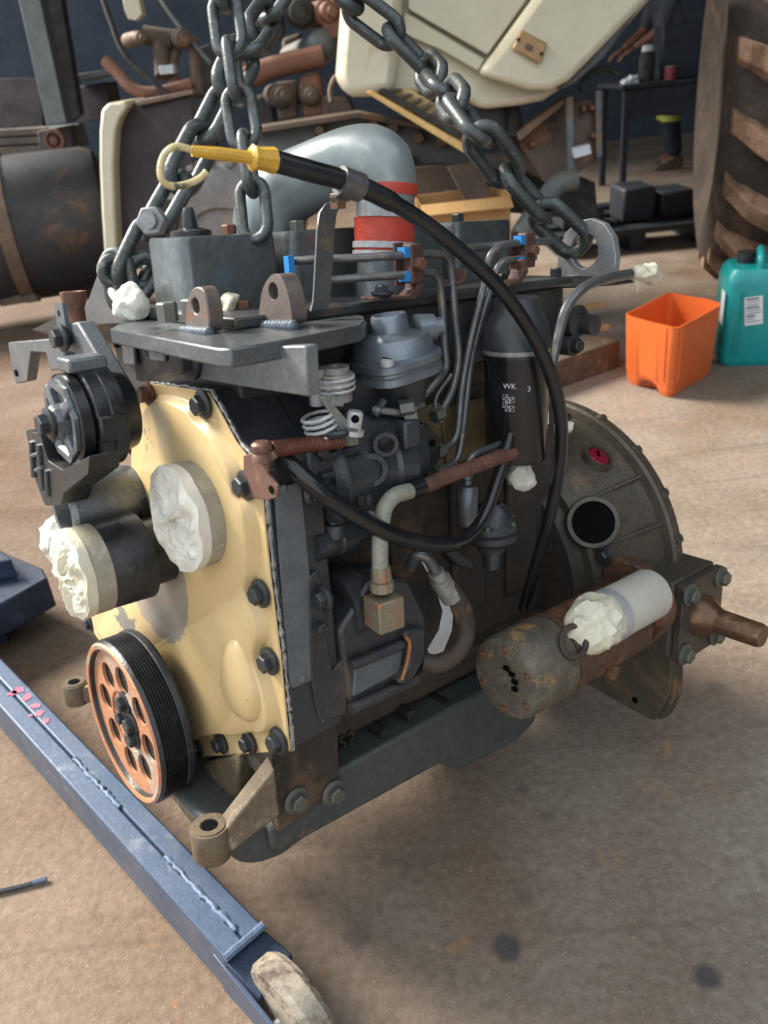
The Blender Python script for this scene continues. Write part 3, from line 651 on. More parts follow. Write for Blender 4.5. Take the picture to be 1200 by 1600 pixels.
# ---- intake elbow, red hose and clamp
hx = -.14
h0, h1 = E(597, 466, x=hx), E(601, 402, x=hx)
bm = B(); cyl(bm, h0, h1, .036, seg=32); inl = part('intake_neck', bm, 'alu')
bm = B(); hA, hB = E(600, 402, x=hx), E(603, 292, x=hx); ax = hB-hA; Lh = ax.length
lathe(bm, hA, ax, [(0, .039), (Lh*.15, .040), (Lh*.16, .0385), (Lh*.30, .040), (Lh*.52, .040), (Lh*.55, .041)], 36); hose = part('red_hose', bm, 'red', label='red silicone hose')
bm = B(); lathe(bm, hA, ax, [(Lh*.56, .0375), (Lh*.90, .0375)], 36); part('worn_sleeve', bm, 'raw', hose, label='bare metal sleeve between the red bands')
bm = B(); lathe(bm, hA, ax, [(Lh*.88, .0405), (Lh*.90, .0415), (Lh*1.02, .0415), (Lh*1.04, .040)], 36); part('hose_band', bm, 'red', hose)
for t in (.04, .17): 
    bm = B(); lathe(bm, hA, ax, [(Lh*t-.004, .0405), (Lh*t-.004, .042), (Lh*t+.004, .042), (Lh*t+.004, .0405)], 36); part('hose_clamp', bm, 'zinc', hose)
el = [E(602, 318, x=hx), E(602, 285, x=hx), E(588, 256, x=-.15), E(555, 253, x=-.18), E(500, 272, x=-.23), E(450, 296, x=-.27), E(425, 325, x=-.29), E(420, 365, x=-.30)]
pp = catmull(el, 8); n = len(pp); rr = [.0365+.0075*min(1, i/14)+.008*max(0, (i-n*.6)/(n*.4)) for i in range(n)]
bm = B(); tube(bm, pp, rr, 32); part('intake_elbow', bm, 'silver', smooth=60, label='grey painted intake elbow pipe')

# ---- dipstick: yellow handle, tube, clip and bracket
hd = [E(300, 236, x=0.0), E(340, 240, x=.005), E(395, 247, x=.01)]
bm = B(); tube(bm, hd, [.005, .006, .006], 10); dip = part('dipstick_handle', bm, 'yellow', label='yellow dipstick handle with hooked wire loop')
bm = B(); a, b = E(390, 246, x=.01), E(428, 251, x=.012); lathe(bm, a, b-a, [(0, .008), (.003, .0125), (.010, .0105), ((b-a).length, .0125), ((b-a).length+.001, .011)], 8); part('handle_collar', bm, 'yellow', dip)
lo = EP([(300, 234), (275, 229), (258, 240), (250, 262), (254, 283), (270, 291), (292, 288), (310, 280), (322, 270)], x=0.0)
bm = B(); tube(bm, catmull(lo, 5), [.0032]*5*8+[.004], 8)
part('hook', bm, 'yellowworn', dip)
dt = [E(430, 252, x=.012), E(480, 266, x=.015), E(560, 290, x=.02), E(640, 332, x=.03), E(715, 388, x=.045), E(780, 450, x=.055), E(830, 520, x=.06), E(862, 590, x=.06), E(877, 660, x=.055), E(874, 730, x=.04), E(858, 810, x=.015), E(838, 880, x=-.01), E(818, 952, x=-.035)]
bm = B(); q = catmull(dt, 8); tube(bm, q, [.0105 if i < 22 else .0088 for i in range(len(q))], 14); part('dipstick_tube', bm, 'rubber', smooth=60, label='long black dipstick tube arching over the engine')
cl = E(546, 287, x=.018); d = (E(575, 297, x=.02)-E(520, 277, x=.017)).normalized()
bm = B(); lathe(bm, cl-d*.012, d, [(0, .0125), (0, .0145), (.026, .0145), (.026, .0125)], 24); clip = part('tube_clip', bm, 'pipe')
bm = B(); prism(bm, EP([(524, 308), (540, 300), (558, 305), (530, 316)], x=.012), V((-.012, 0, 0))); part('clip_tail', bm, 'pipe', clip)
st = EP([(526, 312), (510, 318), (500, 332), (496, 360), (494, 400), (490, 470), (486, 486)], x=-.06)
bm = B(); wv = V((0, .024, 0)); loft(bm, [[p, p+wv, p+wv+V((-.003, 0, 0)), p+V((-.003, 0, 0))] for p in st]); bk = part('tube_bracket', bm, 'pipe', label='thin steel strip holding the tube clip')
bolt(bk, E(528, 318, x=-.02), UP, .009, 'boltr', False); 
# ---- injection lines and their clamps
def line(name, path, r=.0052, m='pipe', n=7, seg=10, parent=None, label=None, smooth=60):
    P = [E(a, b, x=c) for a, b, c in path]; bm = B(); tube(bm, catmull(P, n), r, seg); return part(name, bm, m, parent, smooth=smooth, label=label)
line('injection_line', [(452, 408, -.13), (500, 405, -.10), (560, 403, -.07), (625, 399, -.05), (672, 397, -.05), (697, 402, -.05), (706, 430, -.05), (711, 500, -.045), (716, 560, -.04), (706, 610, -.035), (688, 645, -.03)])
line('injection_line', [(490, 440, -.10), (560, 434, -.07), (625, 430, -.05), (665, 426, -.05), (683, 434, -.05), (690, 470, -.05), (694, 540, -.045), (696, 575, -.04), (680, 598, -.03), (650, 630, -.03)])
line('injection_line', [(858, 377, -.06), (815, 379, -.06), (785, 384, -.06), (766, 400, -.06), (758, 440, -.06), (738, 520, -.05), (722, 600, -.04), (713, 680, -.035), (690, 705, -.03)])
line('injection_line', [(835, 402, -.06), (810, 405, -.06), (783, 412, -.06), (770, 440, -.06), (752, 500, -.055), (735, 570, -.05), (724, 660, -.04), (715, 715, -.035), (690, 735, -.03)])
line('injection_line', [(730, 388, -.09), (765, 385, -.09), (800, 381, -.075)], .0052)
line('return_pipe', [(690, 660, -.03), (680, 625, -.035), (705, 585, -.035)], .003)
def clampblk(px, py, x, name='line_clamp'):
    c = E(px, py, x=x); bm = B(); box(bm, c, .018, .020, .046); o = part(name, bm, 'clampm', bevel=.002, label='rusty brown line clamp with blue pads')
    bolt(o, c+V((.010, 0, 0)), SD, .008, 'boltr', False)
    for dz in (.014, -.014):
        bm = B(); box(bm, c+V((.0, -.014, dz)), .014, .009, .012); part('pad', bm, 'blue', o)
    bm = B(); box(bm, c+V((-.012, -.012, 0)), .004, .014, .05); part('clamp_back', bm, 'clampm', o); return o
clampblk(645, 412, -.05); clampblk(822, 391, -.06)
for (cx, cy) in ((452, 415),):
    c = E(cx, cy, x=-.12); bm = B(); box(bm, c, .010, .008, .022); part('pad', bm, 'blue')
for s in ([(655, 425), (662, 432), (660, 458), (648, 469), (582, 469), (582, 464), (640, 462), (650, 452)], [(822, 405), (826, 425), (815, 443), (795, 448), (795, 444), (812, 436), (818, 420), (815, 406)], [(715, 440), (725, 437), (728, 420), (732, 422), (732, 440), (720, 446), (700, 447)]):
    bm = B(); prism(bm, EP(s, x=-.045), V((-.022, 0, 0))); part('clamp_bracket', bm, 'clampm', bevel=.001)
bolt(engine, E(597, 459, x=-.05), UP, .009, 'boltk')
# ---- injection pump with boost capsule, levers and springs
pb = V((-.03, .08, .318))
bm = B(); lathe(bm, pb, V((0, 1, 0)), [(0, .050), (.01, .062), (.014, .062), (.02, .052), (.09, .052), (.095, .056), (.12, .056), (.13, .045), (.15, .042)], 36)
ip = part('injection_pump', bm, 'pumpalu', label='grey rotary injection pump')
bm = B(); prism(bm, rounded(EP([(478, 700), (560, 650), (640, 655), (652, 740), (640, 770), (560, 800), (480, 790)], x=.012), .008), V((-.07, 0, 0))); part('pump_body', bm, 'pumpalu', ip, bevel=.006)
bm = B(); prism(bm, rounded(EP([(520, 575), (560, 590), (650, 600), (645, 660), (560, 665), (520, 640)], x=-.015), .008), V((-.07, 0, 0))); part('governor_housing', bm, 'pumpalu', ip, bevel=.006)
for (a, b, c, d) in ((500, 715, 560, 700), (570, 735, 575, 790), (500, 745, 545, 735), (610, 665, 640, 690), (585, 650, 600, 625)):
    bm = B(); p, q = E(a, b, x=.014), E(c, d, x=.014); tube(bm, [p, q], .005, 8); part('casting_rib', bm, 'pumpalu', ip)
def plug(px, py, r, x, m='pumpalu', inner='hole', ln=.012, ax=SD, ri=.62, parent=None):
    p = E(px, py, x=x); bm = B(); lathe(bm, p-ax*ln, ax, [(0, r), (ln*.85, r), (ln, r*.92), (ln, r*ri), (ln*.6, r*ri*.95), (ln*.6, 0)], 24); o = part('plug', bm, m, parent or ip)
    if inner:
        bm = B(); lathe(bm, p-ax*ln*.38, ax, [(0, r*ri*.9), (.0005, 0)], 18); part('plug_recess', bm, inner, o)
    return o
plug(581, 735, .021, .019, 'pumpalu', 'boltr', .018, V((.9, -.4, .1)).normalized()); plug(603, 695, .016, .026, 'pumpalu', 'black', .035, V((.8, -.55, -.1)).normalized()); plug(545, 730, .012, .016); plug(563, 722, .010, .016, ri=.4)
bm = B(); c = E(633, 676, x=.02); box(bm, c, .03, .026, .034); blk = part('stop_block', bm, 'pumpalu', ip, bevel=.004); bm = B(); lathe(bm, c+UP*.0172, UP, [(0, .006), (.0004, 0)], 14); part('bore', bm, 'hole', blk)
# boost capsule
bc = E(617, 566, x=-.02); t = V((-.03, -.10, 1)).normalized()
def fl_outline(r, lobes, z):
    a, e1_, e2_ = frame(t); return [bc+t*z+(e1_*math.cos(w)+e2_*math.sin(w))*(r+lobes*max(0, math.cos(2*(w-LA)))**3) for w in [2*math.pi*i/64 for i in range(64)]]
LA = 0.75
bm = B(); loft(bm, [fl_outline(.050, .012, -.016), fl_outline(.056, .016, -.014), fl_outline(.056, .016, -.006), fl_outline(.053, .016, -.004), fl_outline(.053, .016, -.001), fl_outline(.057, .016, .001), fl_outline(.057, .016, .008), fl_outline(.054, .014, .011)]); cap = part('boost_capsule', bm, 'alucap', ip, smooth=40, label='round silver boost capsule')
bm = B(); lathe(bm, bc, t, [(.008, .050), (.024, .047), (.031, .043), (.035, .030), (.037, .0225), (.054, .0215), (.057, .0200), (.057, .0175), (.0535, .017), (.0535, 0)], 40); part('capsule_dome', bm, 'alucap', cap, smooth=35)
a, e1_, e2_ = frame(t)
for s_ in (0, math.pi):
    p = bc+t*.010+(e1_*math.cos(LA+s_)+e2_*math.sin(LA+s_))*.062; bm = B(); lathe(bm, p, t, [(-.002, .0085), (.006, .0085), (.008, .006), (.008, 0)], 16); so = part('slot_screw', bm, 'zinc', cap)
    bm = B(); box(bm, p+t*.0082, .014, .0022, .001); part('screw_slot', bm, 'hole', so)
p0, p1 = E(650, 515, x=-.01), E(686, 510, x=.0)
bm = B(); lathe(bm, p0, p1-p0, [(0, .018), ((p1-p0).length*.75, .016), ((p1-p0).length*.76, .011), ((p1-p0).length*1.1, .011), ((p1-p0).length*1.12, .006)], 20); part('capsule_port', bm, 'alucap', cap)
p0, p1 = E(595, 598, x=-.02), E(655, 596, x=.0)
bm = B(); L_ = (p1-p0).length; lathe(bm, p0, p1-p0, [(0, .018), (L_*.5, .017), (L_*.52, .020), (L_*.62, .020), (L_*.64, .018), (L_*.82, .018), (L_*.84, .020), (L_*.98, .020), (L_, .015)], 24); part('banjo_port', bm, 'pumpalu', ip)
bm = B(); lathe(bm, bc-t*.05, t, [(0, .030), (.036, .042)], 32); part('capsule_neck', bm, 'pumpalu', cap)
def coil(name, p0, p1, r, turns, w, m, parent):
    bm = B(); a, u, v = frame(p1-p0); n = int(turns*12); L_ = (p1-p0).length
    tube(bm, [p0+a*L_*i/n+(u*math.cos(2*math.pi*i/12)+v*math.sin(2*math.pi*i/12))*r for i in range(n+1)], w, 6); return part(name, bm, m, parent, smooth=60)
# throttle spindle stack
p = E(527, 625, x=.01); p1 = E(524, 572, x=.012); ax = (p1-p).normalized(); L_ = (p1-p).length
bm = B(); lathe(bm, p, ax, [(0, .017), (L_*.5, .017), (L_*.52, .020), (L_*.6, .020), (L_*.62, .017), (L_*.7, .017), (L_*.72, .019), (L_*.8, .019), (L_*.82, .015), (L_, .015), (L_, .008), (L_*.8, .007), (L_*.8, 0)], 24); sp = part('throttle_spindle', bm, 'zincd', ip)
coil('spindle_spring', p+ax*.008, p+ax*.03, .0195, 3.5, .002, 'zinc', sp)
p = E(495, 590, x=.0); bm = B(); lathe(bm, p, ax, [(-.03, .010), (.0, .010), (.002, .012), (.010, .012), (.012, .008)], 16); part('stop_spindle', bm, 'zincd', ip)
coil('return_coil', E(510, 690, x=.01), E(497, 645, x=.01), .019, 5, .0024, 'zinc', ip)
bm = B(); lathe(bm, E(520, 672, x=.015), UP, [(-.004, .022), (.0, .024), (.003, .022)], 28); part('spring_seat', bm, 'pumpalu', ip)
bm = B(); prism(bm, EP([(497, 620), (506, 618), (553, 672), (545, 680), (530, 672)], x=.026), V((.004, 0, .001))); lv = part('throttle_lever', bm, 'zincd', ip, bevel=.001)
p0, p1 = E(550, 678, x=.03), E(556, 642, x=.034)
bm = B(); L_ = (p1-p0).length; lathe(bm, p0, p1-p0, [(0, .013), (L_*.2, .013), (L_*.22, .009), (L_*.9, .009), (L_, .007)], 20); pin = part('lever_pin', bm, 'zinc', lv)
bm = B(); cyl(bm, E(555, 655, x=.043), E(555, 655, x=.0445), .0045, seg=14); part('bore', bm, 'hole', pin)
bolt(lv, E(547, 684, x=.03), UP, .011, 'boltg', False)
bm = B(); prism(bm, EP([(515, 620), (533, 618), (534, 634), (512, 634)], x=.030), V((.003, 0, 0))); part('spring_clip', bm, 'zincd', ip)
for (a, b, c, d) in ((585, 640, 625, 645), (630, 636, 648, 640)):
    bm = B(); tube(bm, [E(a, b, x=.015), E(c, d, x=.015)], .004, 8); part('stop_screw', bm, 'zincd', ip)
bolt(ip, E(632, 638, x=.02), V((.5, .8, .1)), .010, 'boltg', False); bolt(ip, E(638, 652, x=.02), V((.5, .8, .1)), .009, 'boltg', False)
# rear pump flange plate
bm = B(); prism(bm, rounded(EP([(655, 665), (668, 660), (690, 690), (688, 720), (660, 752), (640, 745)], x=-.01), .006), V((-.012, 0, 0))); pf = part('pump_bracket', bm, 'black', ip, bevel=.002)
for (px, py) in ((676, 692), (662, 718)):
    bm = B(); p = E(px, py, x=-.009); cyl(bm, p, p+SD*.001, .005, seg=14); part('bore', bm, 'hole', pf)
# rusty return spring and its cream bracket corner
s0, s1 = E(424, 702, x=.012), E(536, 688, x=.025)
co = coil('throttle_spring', s0, s1, .0075, 30, .0018, 'springm', engine); co['label'] = 'rusty close-wound throttle spring'
bm = B(); tube(bm, [s0, E(412, 703, x=.012)], .002, 6); part('spring_end', bm, 'springm', co)
bp_ = EP([(380, 712), (395, 708), (425, 706), (430, 716), (418, 724), (417, 740), (432, 758), (432, 778), (418, 782), (380, 776)], y=-.010)
bm = B(); prism(bm, bp_, V((0, .004, 0))); sb = part('spring_bracket', bm, 'rustpink', bevel=.001, label='rusty bracket for the throttle spring')
bm = B(); p = E(424, 765, y=-.0105); cyl(bm, p, p+FR*.0006, .0045, seg=14); part('bore', bm, 'hole', sb)
p = E(410, 712, y=-.012); bm = B(); lathe(bm, p, UP, [(-.006, .011), (.0, .011), (.003, .009), (.006, .011), (.012, .011), (.015, .008)], 18); part('spring_stud', bm, 'rustpink', sb)
# ---- cables and hoses around the pump
line('throttle_cable', [(440, 712, .0), (470, 742, .02), (510, 775, .035), (560, 808, .04), (620, 838, .045), (680, 851, .045), (725, 842, .04), (757, 805, .03), (780, 740, .02), (803, 660, .01), (822, 600, .0), (840, 545, -.01)], [.0105]*40+[.0085]*38, 'rubber', 7, 12, label='black throttle cable looping under the pump')
line('steel_feed_pipe', [(985, 428, -.02), (945, 436, -.02), (912, 450, -.02), (886, 480, -.02), (873, 520, -.02), (862, 570, -.01), (852, 620, .0), (845, 655, .0), (832, 680, .0), (808, 697, .0), (760, 717, .01), (700, 744, .015), (655, 762, .02)], .0075, 'pipe', 7, 14, label='long steel feed pipe with a taped end')
tp_ = E(1000, 428, x=-.02); dv = E(1040, 440, x=-.02)-E(985, 425, x=-.02)
bm = B(); crumple(bm, E(1011, 429, x=-.02), dv, .030, .015, .008, 11, .2); tw = part('tape_wrap', bm, 'tape2', smooth=30, label='white tape wrapped on the pipe end')
bm = B(); prism(bm, EP([(990, 432), (1003, 432), (995, 458)], x=-.02), V((.001, 0, 0))); part('tape_tail', bm, 'tape2', tw)
line('brown_pipe', [(650, 766, .028), (700, 744, .03), (760, 722, .025), (805, 705, .015), (828, 688, .01)], .0095, 'rust', 6, 14)
line('vent_pipe', [(838, 600, -.01), (815, 650, .0), (785, 690, .0), (745, 708, .01), (732, 722, .01), (730, 738, .0)], .005, 'pipe', 6, 10)
line('return_hose', [(645, 766, .03), (618, 774, .035), (602, 792, .037), (597, 815, .037), (594, 850, .037), (594, 888, .037)], .0098, 'greyhose', 7, 16, label='pale grey return hose')
bm = B(); p0, p1 = E(640, 767, x=.03), E(660, 760, x=.03); cyl(bm, p0, p1, .0112, seg=18); part('hose_cuff', bm, 'rubber')
p0, p1 = E(595, 885, x=.037), E(597, 922, x=.037); L_ = (p1-p0).length
bm = B(); lathe(bm, p0, p1-p0, [(0, .0115), (L_*.55, .0125), (L_*.58, .011), (L_*.62, .0145), (L_, .0145)], 10); part('hose_coupling', bm, 'brassd', smooth=20, label='rust-stained crimped hose coupling')
bm = B(); c = E(600, 955, x=.037); u1 = V((1, -.12, 0)).normalized(); box(bm, c, .036, .036, .040, u1, V((.12, 1, 0)).normalized(), UP); part('elbow_fitting', bm, 'brassd', bevel=.002, label='square rusty elbow fitting')
for (px, py, r_, sd) in ((815, 745, .018, 5), (880, 668, .012, 7), (577, 815, .014, 9)):
    c = E(px, py, x=-.02); bm = B(); crumple(bm, c, V((.4, .6, -.4)), r_*1.3, r_*.8, .008, sd, .3); part('tape_wrap', bm, 'tape', smooth=30)
# ---- hydraulic gear pump on the back of the case
bm = B(); prism(bm, rounded(EP([(482, 905), (496, 890), (508, 925), (512, 1000), (520, 1050), (545, 1020), (552, 1050), (540, 1118), (500, 1125), (488, 1070)], x=.006), .005), V((-.08, 0, 0))); hp = part('hydraulic_pump', bm, 'dark', bevel=.004, label='dark hydraulic gear pump')
bm = B(); prism(bm, rounded(EP([(530, 985), (560, 940), (580, 905), (640, 905), (665, 960), (668, 1000), (640, 1060), (548, 1105)], x=.010), .010), V((-.08, 0, 0))); part('pump_body', bm, 'dark', hp, bevel=.005)
bm = B(); lathe(bm, V((-.03, .10, .145)), V((0, 1, 0)), [(0, .046), (.03, .046), (.034, .040), (.07, .040)], 32); part('pump_barrel', bm, 'dark', hp)
bm = B(); prism(bm, rounded(EP([(556, 1033), (632, 1003), (626, 1050), (552, 1090)], x=.014), .004), V((-.02, 0, 0))); part('pump_panel', bm, 'sheet', hp, bevel=.002)
for (a, b, c, d, r_) in ((548, 1040, 632, 1005, .007), (548, 1108, 650, 1062, .0075)):
    bm = B(); tube(bm, [E(a, b, x=.018), E(c, d, x=.018)], r_, 12); part('tie_bar', bm, 'dark', hp)
bm = B(); prism(bm, rounded(EP([(630, 992), (640, 985), (665, 982), (664, 1030), (640, 1072), (622, 1068), (640, 1040), (640, 1005)], x=.026), .005), V((-.06, 0, 0))); part('rear_cover', bm, 'dark', hp, bevel=.003)
bm = B(); tube(bm, catmull(EP([(634, 995), (640, 1005), (637, 1030), (628, 1062)], x=.028), 4), .0024, 6); part('rust_edge', bm, 'rustedge', hp)
bolt(hp, E(507, 935, x=.015), FR, .011, 'boltk'); bolt(hp, E(500, 980, x=.01), SD, .008, 'boltk', False)
bm = B(); p0, p1 = E(486, 856, x=-.01), E(580, 820, x=-.02); L_ = (p1-p0).length; lathe(bm, p0, p1-p0, [(0, .018), (L_*.35, .018), (L_*.37, .021), (L_*.6, .021), (L_*.62, .017), (L_*.9, .017), (L_, .012)], 22); ds = part('drive_sleeve', bm, 'pumpalu')
bm = B(); lathe(bm, E(524, 838, x=-.005), UP, [(0, .013), (.016, .013), (.017, .008), (.03, .006)], 16); part('sleeve_nut', bm, 'pumpalu', ds)
# braided suction hose
line('hydraulic_hose', [(698, 915, .022), (716, 940, .025), (727, 970, .028), (725, 1000, .028), (708, 1025, .028), (683, 1037, .022), (660, 1034, .01)], .0128, 'oldrubber', 7, 16, label='dusty hydraulic hose bent into a hook')
p0, p1 = E(680, 893, x=.02), E(706, 934, x=.023); L_ = (p1-p0).length
bm = B(); lathe(bm, p0, p1-p0, [(0, .011), (L_*.25, .011), (L_*.27, .014), (L_, .014)], 20); part('hose_ferrule', bm, 'zincd')
line('hose_stem', [(640, 888, -.01), (650, 868, .005), (668, 872, .015), (682, 896, .02)], .0075, 'pipe', 6, 12)
pq = [(645, 852), (662, 856), (676, 880), (690, 915), (708, 962), (706, 985), (692, 1020), (672, 1024), (668, 1015), (686, 985), (692, 955), (680, 915), (660, 880)]
bm = B(); prism(bm, EP(pq, x=-.015), V((-.001, 0, 0))); part('paper_gasket', bm, 'paper', label='loose strip of white paper gasket')
# ---- fuel lift pump and small separator
p = E(768, 840, x=-.01); bm = B(); lathe(bm, p, UP, [(-.045, 0), (-.045, .012), (-.02, .013), (-.018, .020), (-.008, .024), (-.004, .033), (.0, .036), (.008, .036), (.010, .033), (.014, .036), (.022, .036), (.026, .031), (.040, .027), (.052, .014), (.052, 0)], 36); lf = part('lift_pump', bm, 'pumpalu', label='small dark fuel lift pump')
for w in range(6):
    bm = B(); q = p+V((math.cos(w+.3)*.032, math.sin(w+.3)*.032, .022)); cyl(bm, q, q+UP*.006, .004, seg=10); part('screw', bm, 'boltg', lf)
bm = B(); prism(bm, EP([(695, 862), (712, 858), (742, 880), (738, 890), (715, 885)], x=.0), V((-.02, 0, 0))); part('lift_bracket', bm, 'black', lf, bevel=.002)
p = E(731, 820, x=-.01); bm = B(); lathe(bm, p, UP, [(0, .012), (.008, .014), (.05, .0145), (.056, .012), (.058, .006), (.064, .0055), (.066, .0075), (.074, .0075), (.076, .004)], 22); part('fuel_separator', bm, 'alu', lf)
# ---- oil filter
p = E(806, 720, x=-.005); tp2 = E(800, 540, x=-.005); hh = .150
bm = B(); lathe(bm, p, UP, [(0, .030), (.004, .040), (.010, .0425), (hh-.012, .0425), (hh-.006, .044), (hh, .044)], 44); of = part('oil_filter', bm, 'rubber', label='glossy black oil filter with white print')
bm = B(); lathe(bm, p+UP*hh, UP, [(0, .0445), (.003, .0450), (.006, .0445)], 44); part('filter_seam', bm, 'zincd', of)
bm = B(); lathe(bm, p+UP*(hh+.006), UP, [(0, .045), (.03, .042), (.05, .030), (.065, .028)], 36); part('filter_head', bm, 'dark', of)
def on_filter(px, py): 
    q = E(px, py, x=-.005+.03); d = V((q.x-p.x, q.y-p.y, 0)).normalized(); return V((p.x, p.y, q.z))+d*.0428, d
K['print'] = mat('white_print', '#b9bdc2', None, None, rough=.6, bump=0)
for (s, px, py, sz) in (('WK', 792, 608, .010), ('3', 822, 606, .010)):
    q, d = on_filter(px, py); text_part('filter_print', s, sz, q, UP.cross(d), UP, 'print', of)
for (px, py) in ((774, 630), (785, 632), (797, 628), (774, 642), (785, 645), (797, 642)):
    q, d = on_filter(px, py); w = UP.cross(d); bm = B()
    fr = [q+w*a*.0032+UP*b*.0036 for a, b in ((-1, -1), (1, -1), (1, 1), (-1, 1))]; tube(bm, fr, .0004, 4, closed=True); tube(bm, [fr[0], fr[2]], .0004, 4); part('filter_print', bm, 'print', of)
bm = B(); q = E(838, 672, x=.01); prism(bm, EP([(826, 650), (856, 610), (858, 662), (832, 676)], x=-.02), V((-.002, 0, 0))); part('label_patch', bm, 'paper', of)
bm = B(); prism(bm, EP([(832, 690), (856, 660), (858, 700), (845, 716), (825, 718)], x=-.022), V((-.03, 0, 0))); part('filter_guard', bm, 'beamdark', of, bevel=.002)
# ---- flywheel housing
hc = V((-.219, 0, 0)); YA = V((0, 1, 0))
bm = B(); lathe(bm, hc+YA*.585, YA, [(0, .12), (0, .225), (.012, .235), (.06, .245), (.13, .252), (.150, .258), (.153, .272), (.158, .276), (.176, .276), (.18, .272), (.18, .1)], 96)
bell = part('flywheel_housing', bm, 'bell', smooth=30, label='brown-grey flywheel housing')
for a in [math.radians(d) for d in (15, 32, 50, 68, 90)]:
    rdv = V((math.cos(a), 0, math.sin(a))); tg = V((-math.sin(a), 0, math.cos(a)))
    bm = B(); q = hc+YA*.752+rdv*.272; lathe(bm, q, YA, [(-.006, .005), (-.004, .0085), (.010, .0085), (.010, 0)], 14); part('rim_lug', bm, 'bell', bell)
for a in [math.radians(d) for d in (22, 41, 80)]:
    rdv = V((math.cos(a), 0, math.sin(a))); tg = V((-math.sin(a), 0, math.cos(a))); bm = B()
    loft(bm, [[hc+rdv*.226+YA*.59+tg*s*.004, hc+rdv*.258+YA*.73+tg*s*.004, hc+rdv*.266+YA*.742+tg*s*.003, hc+rdv*.236+YA*.592+tg*s*.003] for s in (-1, 1)]); part('housing_rib', bm, 'bell', bell, bevel=.0015)
def on_bell(px, py):
    best = None
    for i in range(60):
        y = .56+i*.004; q = E(px, py, y=y); r = math.hypot(q.x-hc.x, q.z)
        R_ = .232+(y-.597)/.13*.022
        if best is None or abs(r-R_) < best[0]: best = (abs(r-R_), q)
    q = best[1]; d = V((q.x-hc.x, 0, q.z)).normalized(); return q, d
q, d = on_bell(932, 718); bm = B(); lathe(bm, q-d*.03, d, [(0, .032), (.034, .028), (.040, .026), (.040, .021), (.034, .020)], 28); bo = part('inspection_boss', bm, 'bell', bell)
bm = B(); lathe(bm, q-d*.03, d, [(0, .020), (.036, .020), (.039, .017), (.039, 0)], 24); pl = part('red_plug', bm, 'redplug', bo, label='small red plastic plug')
bm = B(); box(bm, q+d*.0095, .024, .003, .003, V((0, .5, -.85)), d, V((0, .85, .5))); part('plug_slot', bm, 'hole', pl)
q, d = on_bell(925, 817); ax = (d*.75-YA*.65).normalized(); bm = B(); lathe(bm, q-ax*.05, ax, [(0, .048), (.05, .044), (.066, .041), (.066, .034), (.02, .032), (.02, 0)], 36); po = part('open_port', bm, 'bell', bell)
bm = B(); lathe(bm, q+ax*.0125, ax, [(0, .0335), (.001, 0)], 30); part('port_bore', bm, 'hole', po)
# rear flange of the block
bm = B(); lathe(bm, hc+YA*.565, YA, [(0, .15), (.0, .20), (.02, .21)], 64); part('rear_plate', bm, 'brownblock', bell)
# ---- side take-off with shaft
c0 = E(1060, 905, x=.095); c1_ = E(1056, 1015, x=.095)
bm = B(); boxab(bm, V((-.05, .665, -.10)), V((.095, .79, .035))); pt = part('take_off_case', bm, 'bell', bevel=.004, label='square side take-off housing')
bm = B(); prism(bm, rounded([V((.095, .675, -.112)), V((.095, .80, -.112)), V((.095, .80, .03)), V((.095, .675, .03))], .012), V((.014, 0, 0))); fp = part('take_off_flange', bm, 'bell', pt, bevel=.002)
for (yy, zz) in ((.69, .012), (.785, .012), (.69, -.095), (.785, -.095)): bolt(fp, V((.11, yy, zz)), SD, .0125, 'boltg')
sc = V((.109, .737, -.042)); bm = B(); lathe(bm, sc, SD, [(0, .036), (.01, .034), (.028, .022), (.035, .0205), (.098, .0195), (.104, .0175), (.104, 0)], 36); part('output_shaft', bm, 'shaft', pt, label='rusty stub output shaft')
# lower rear plate and rubber mount behind
bm = B(); prism(bm, EP([(900, 1060), (1000, 1010), (1052, 1000), (1046, 1085), (1022, 1126), (1010, 1122)], y=.70), V((0, .012, 0))); rp = part('rear_support_plate', bm, 'bell', bevel=.002)
bm = B(); p = E(992, 1094, y=.699); cyl(bm, p, p+FR*.001, .006, seg=14); part('bore', bm, 'hole', rp)
bm = B(); prism(bm, rounded(EP([(1020, 1000), (1054, 1010), (1053, 1090), (1036, 1126), (1024, 1124)], y=.715), .01), V((0, .03, 0))); part('rubber_mount', bm, 'oldrubber', rp, bevel=.004)
# ---- starter motor
s0 = E(788, 1062, x=.062); sx, sz = s0.x, s0.z; sy = s0.y
def S(y, dx=0, dz=0): return V((sx+dx, y, sz+dz))
bm = B(); lathe(bm, S(sy+.095), YA, [(0, .050), (.0, .058), (.004, .0595), (.17, .0595), (.175, .056), (.185, .050), (.20, .052), (.25, .050)], 48); sm = part('starter_motor', bm, 'starter', label='rusty starter motor body')
bm = B(); lathe(bm, S(sy), YA, [(.004, 0), (.002, .03), (.0, .050), (.004, .058), (.012, .061), (.088, .061), (.090, .060)], 48); ec = part('end_cap', bm, 'startcap', sm, label='speckled grey starter end cap')
bm = B(); lathe(bm, S(sy+.09), YA, [(0, .060), (.0, .0625), (.010, .0625), (.010, .060)], 48); part('band', bm, 'starter', sm)
for w in range(6):
    a = w*math.pi/3+.5; bolt(ec, S(sy+.002, math.cos(a)*.046, math.sin(a)*.046), FR, .0045, 'boltr', True, 'screw')
bm = B(); lathe(bm, S(sy+.004), FR, [(0, .018), (.006, .017), (.006, .009), (.012, .008), (.012, 0)], 24); hb = part('end_boss', bm, 'startcap', ec)
for w in range(4):
    a = w*.55-.3; bm = B(); box(bm, S(sy-.001, math.cos(a)*.020, math.sin(a)*.020), .009, .003, .006); part('vent_slot', bm, 'hole', ec)
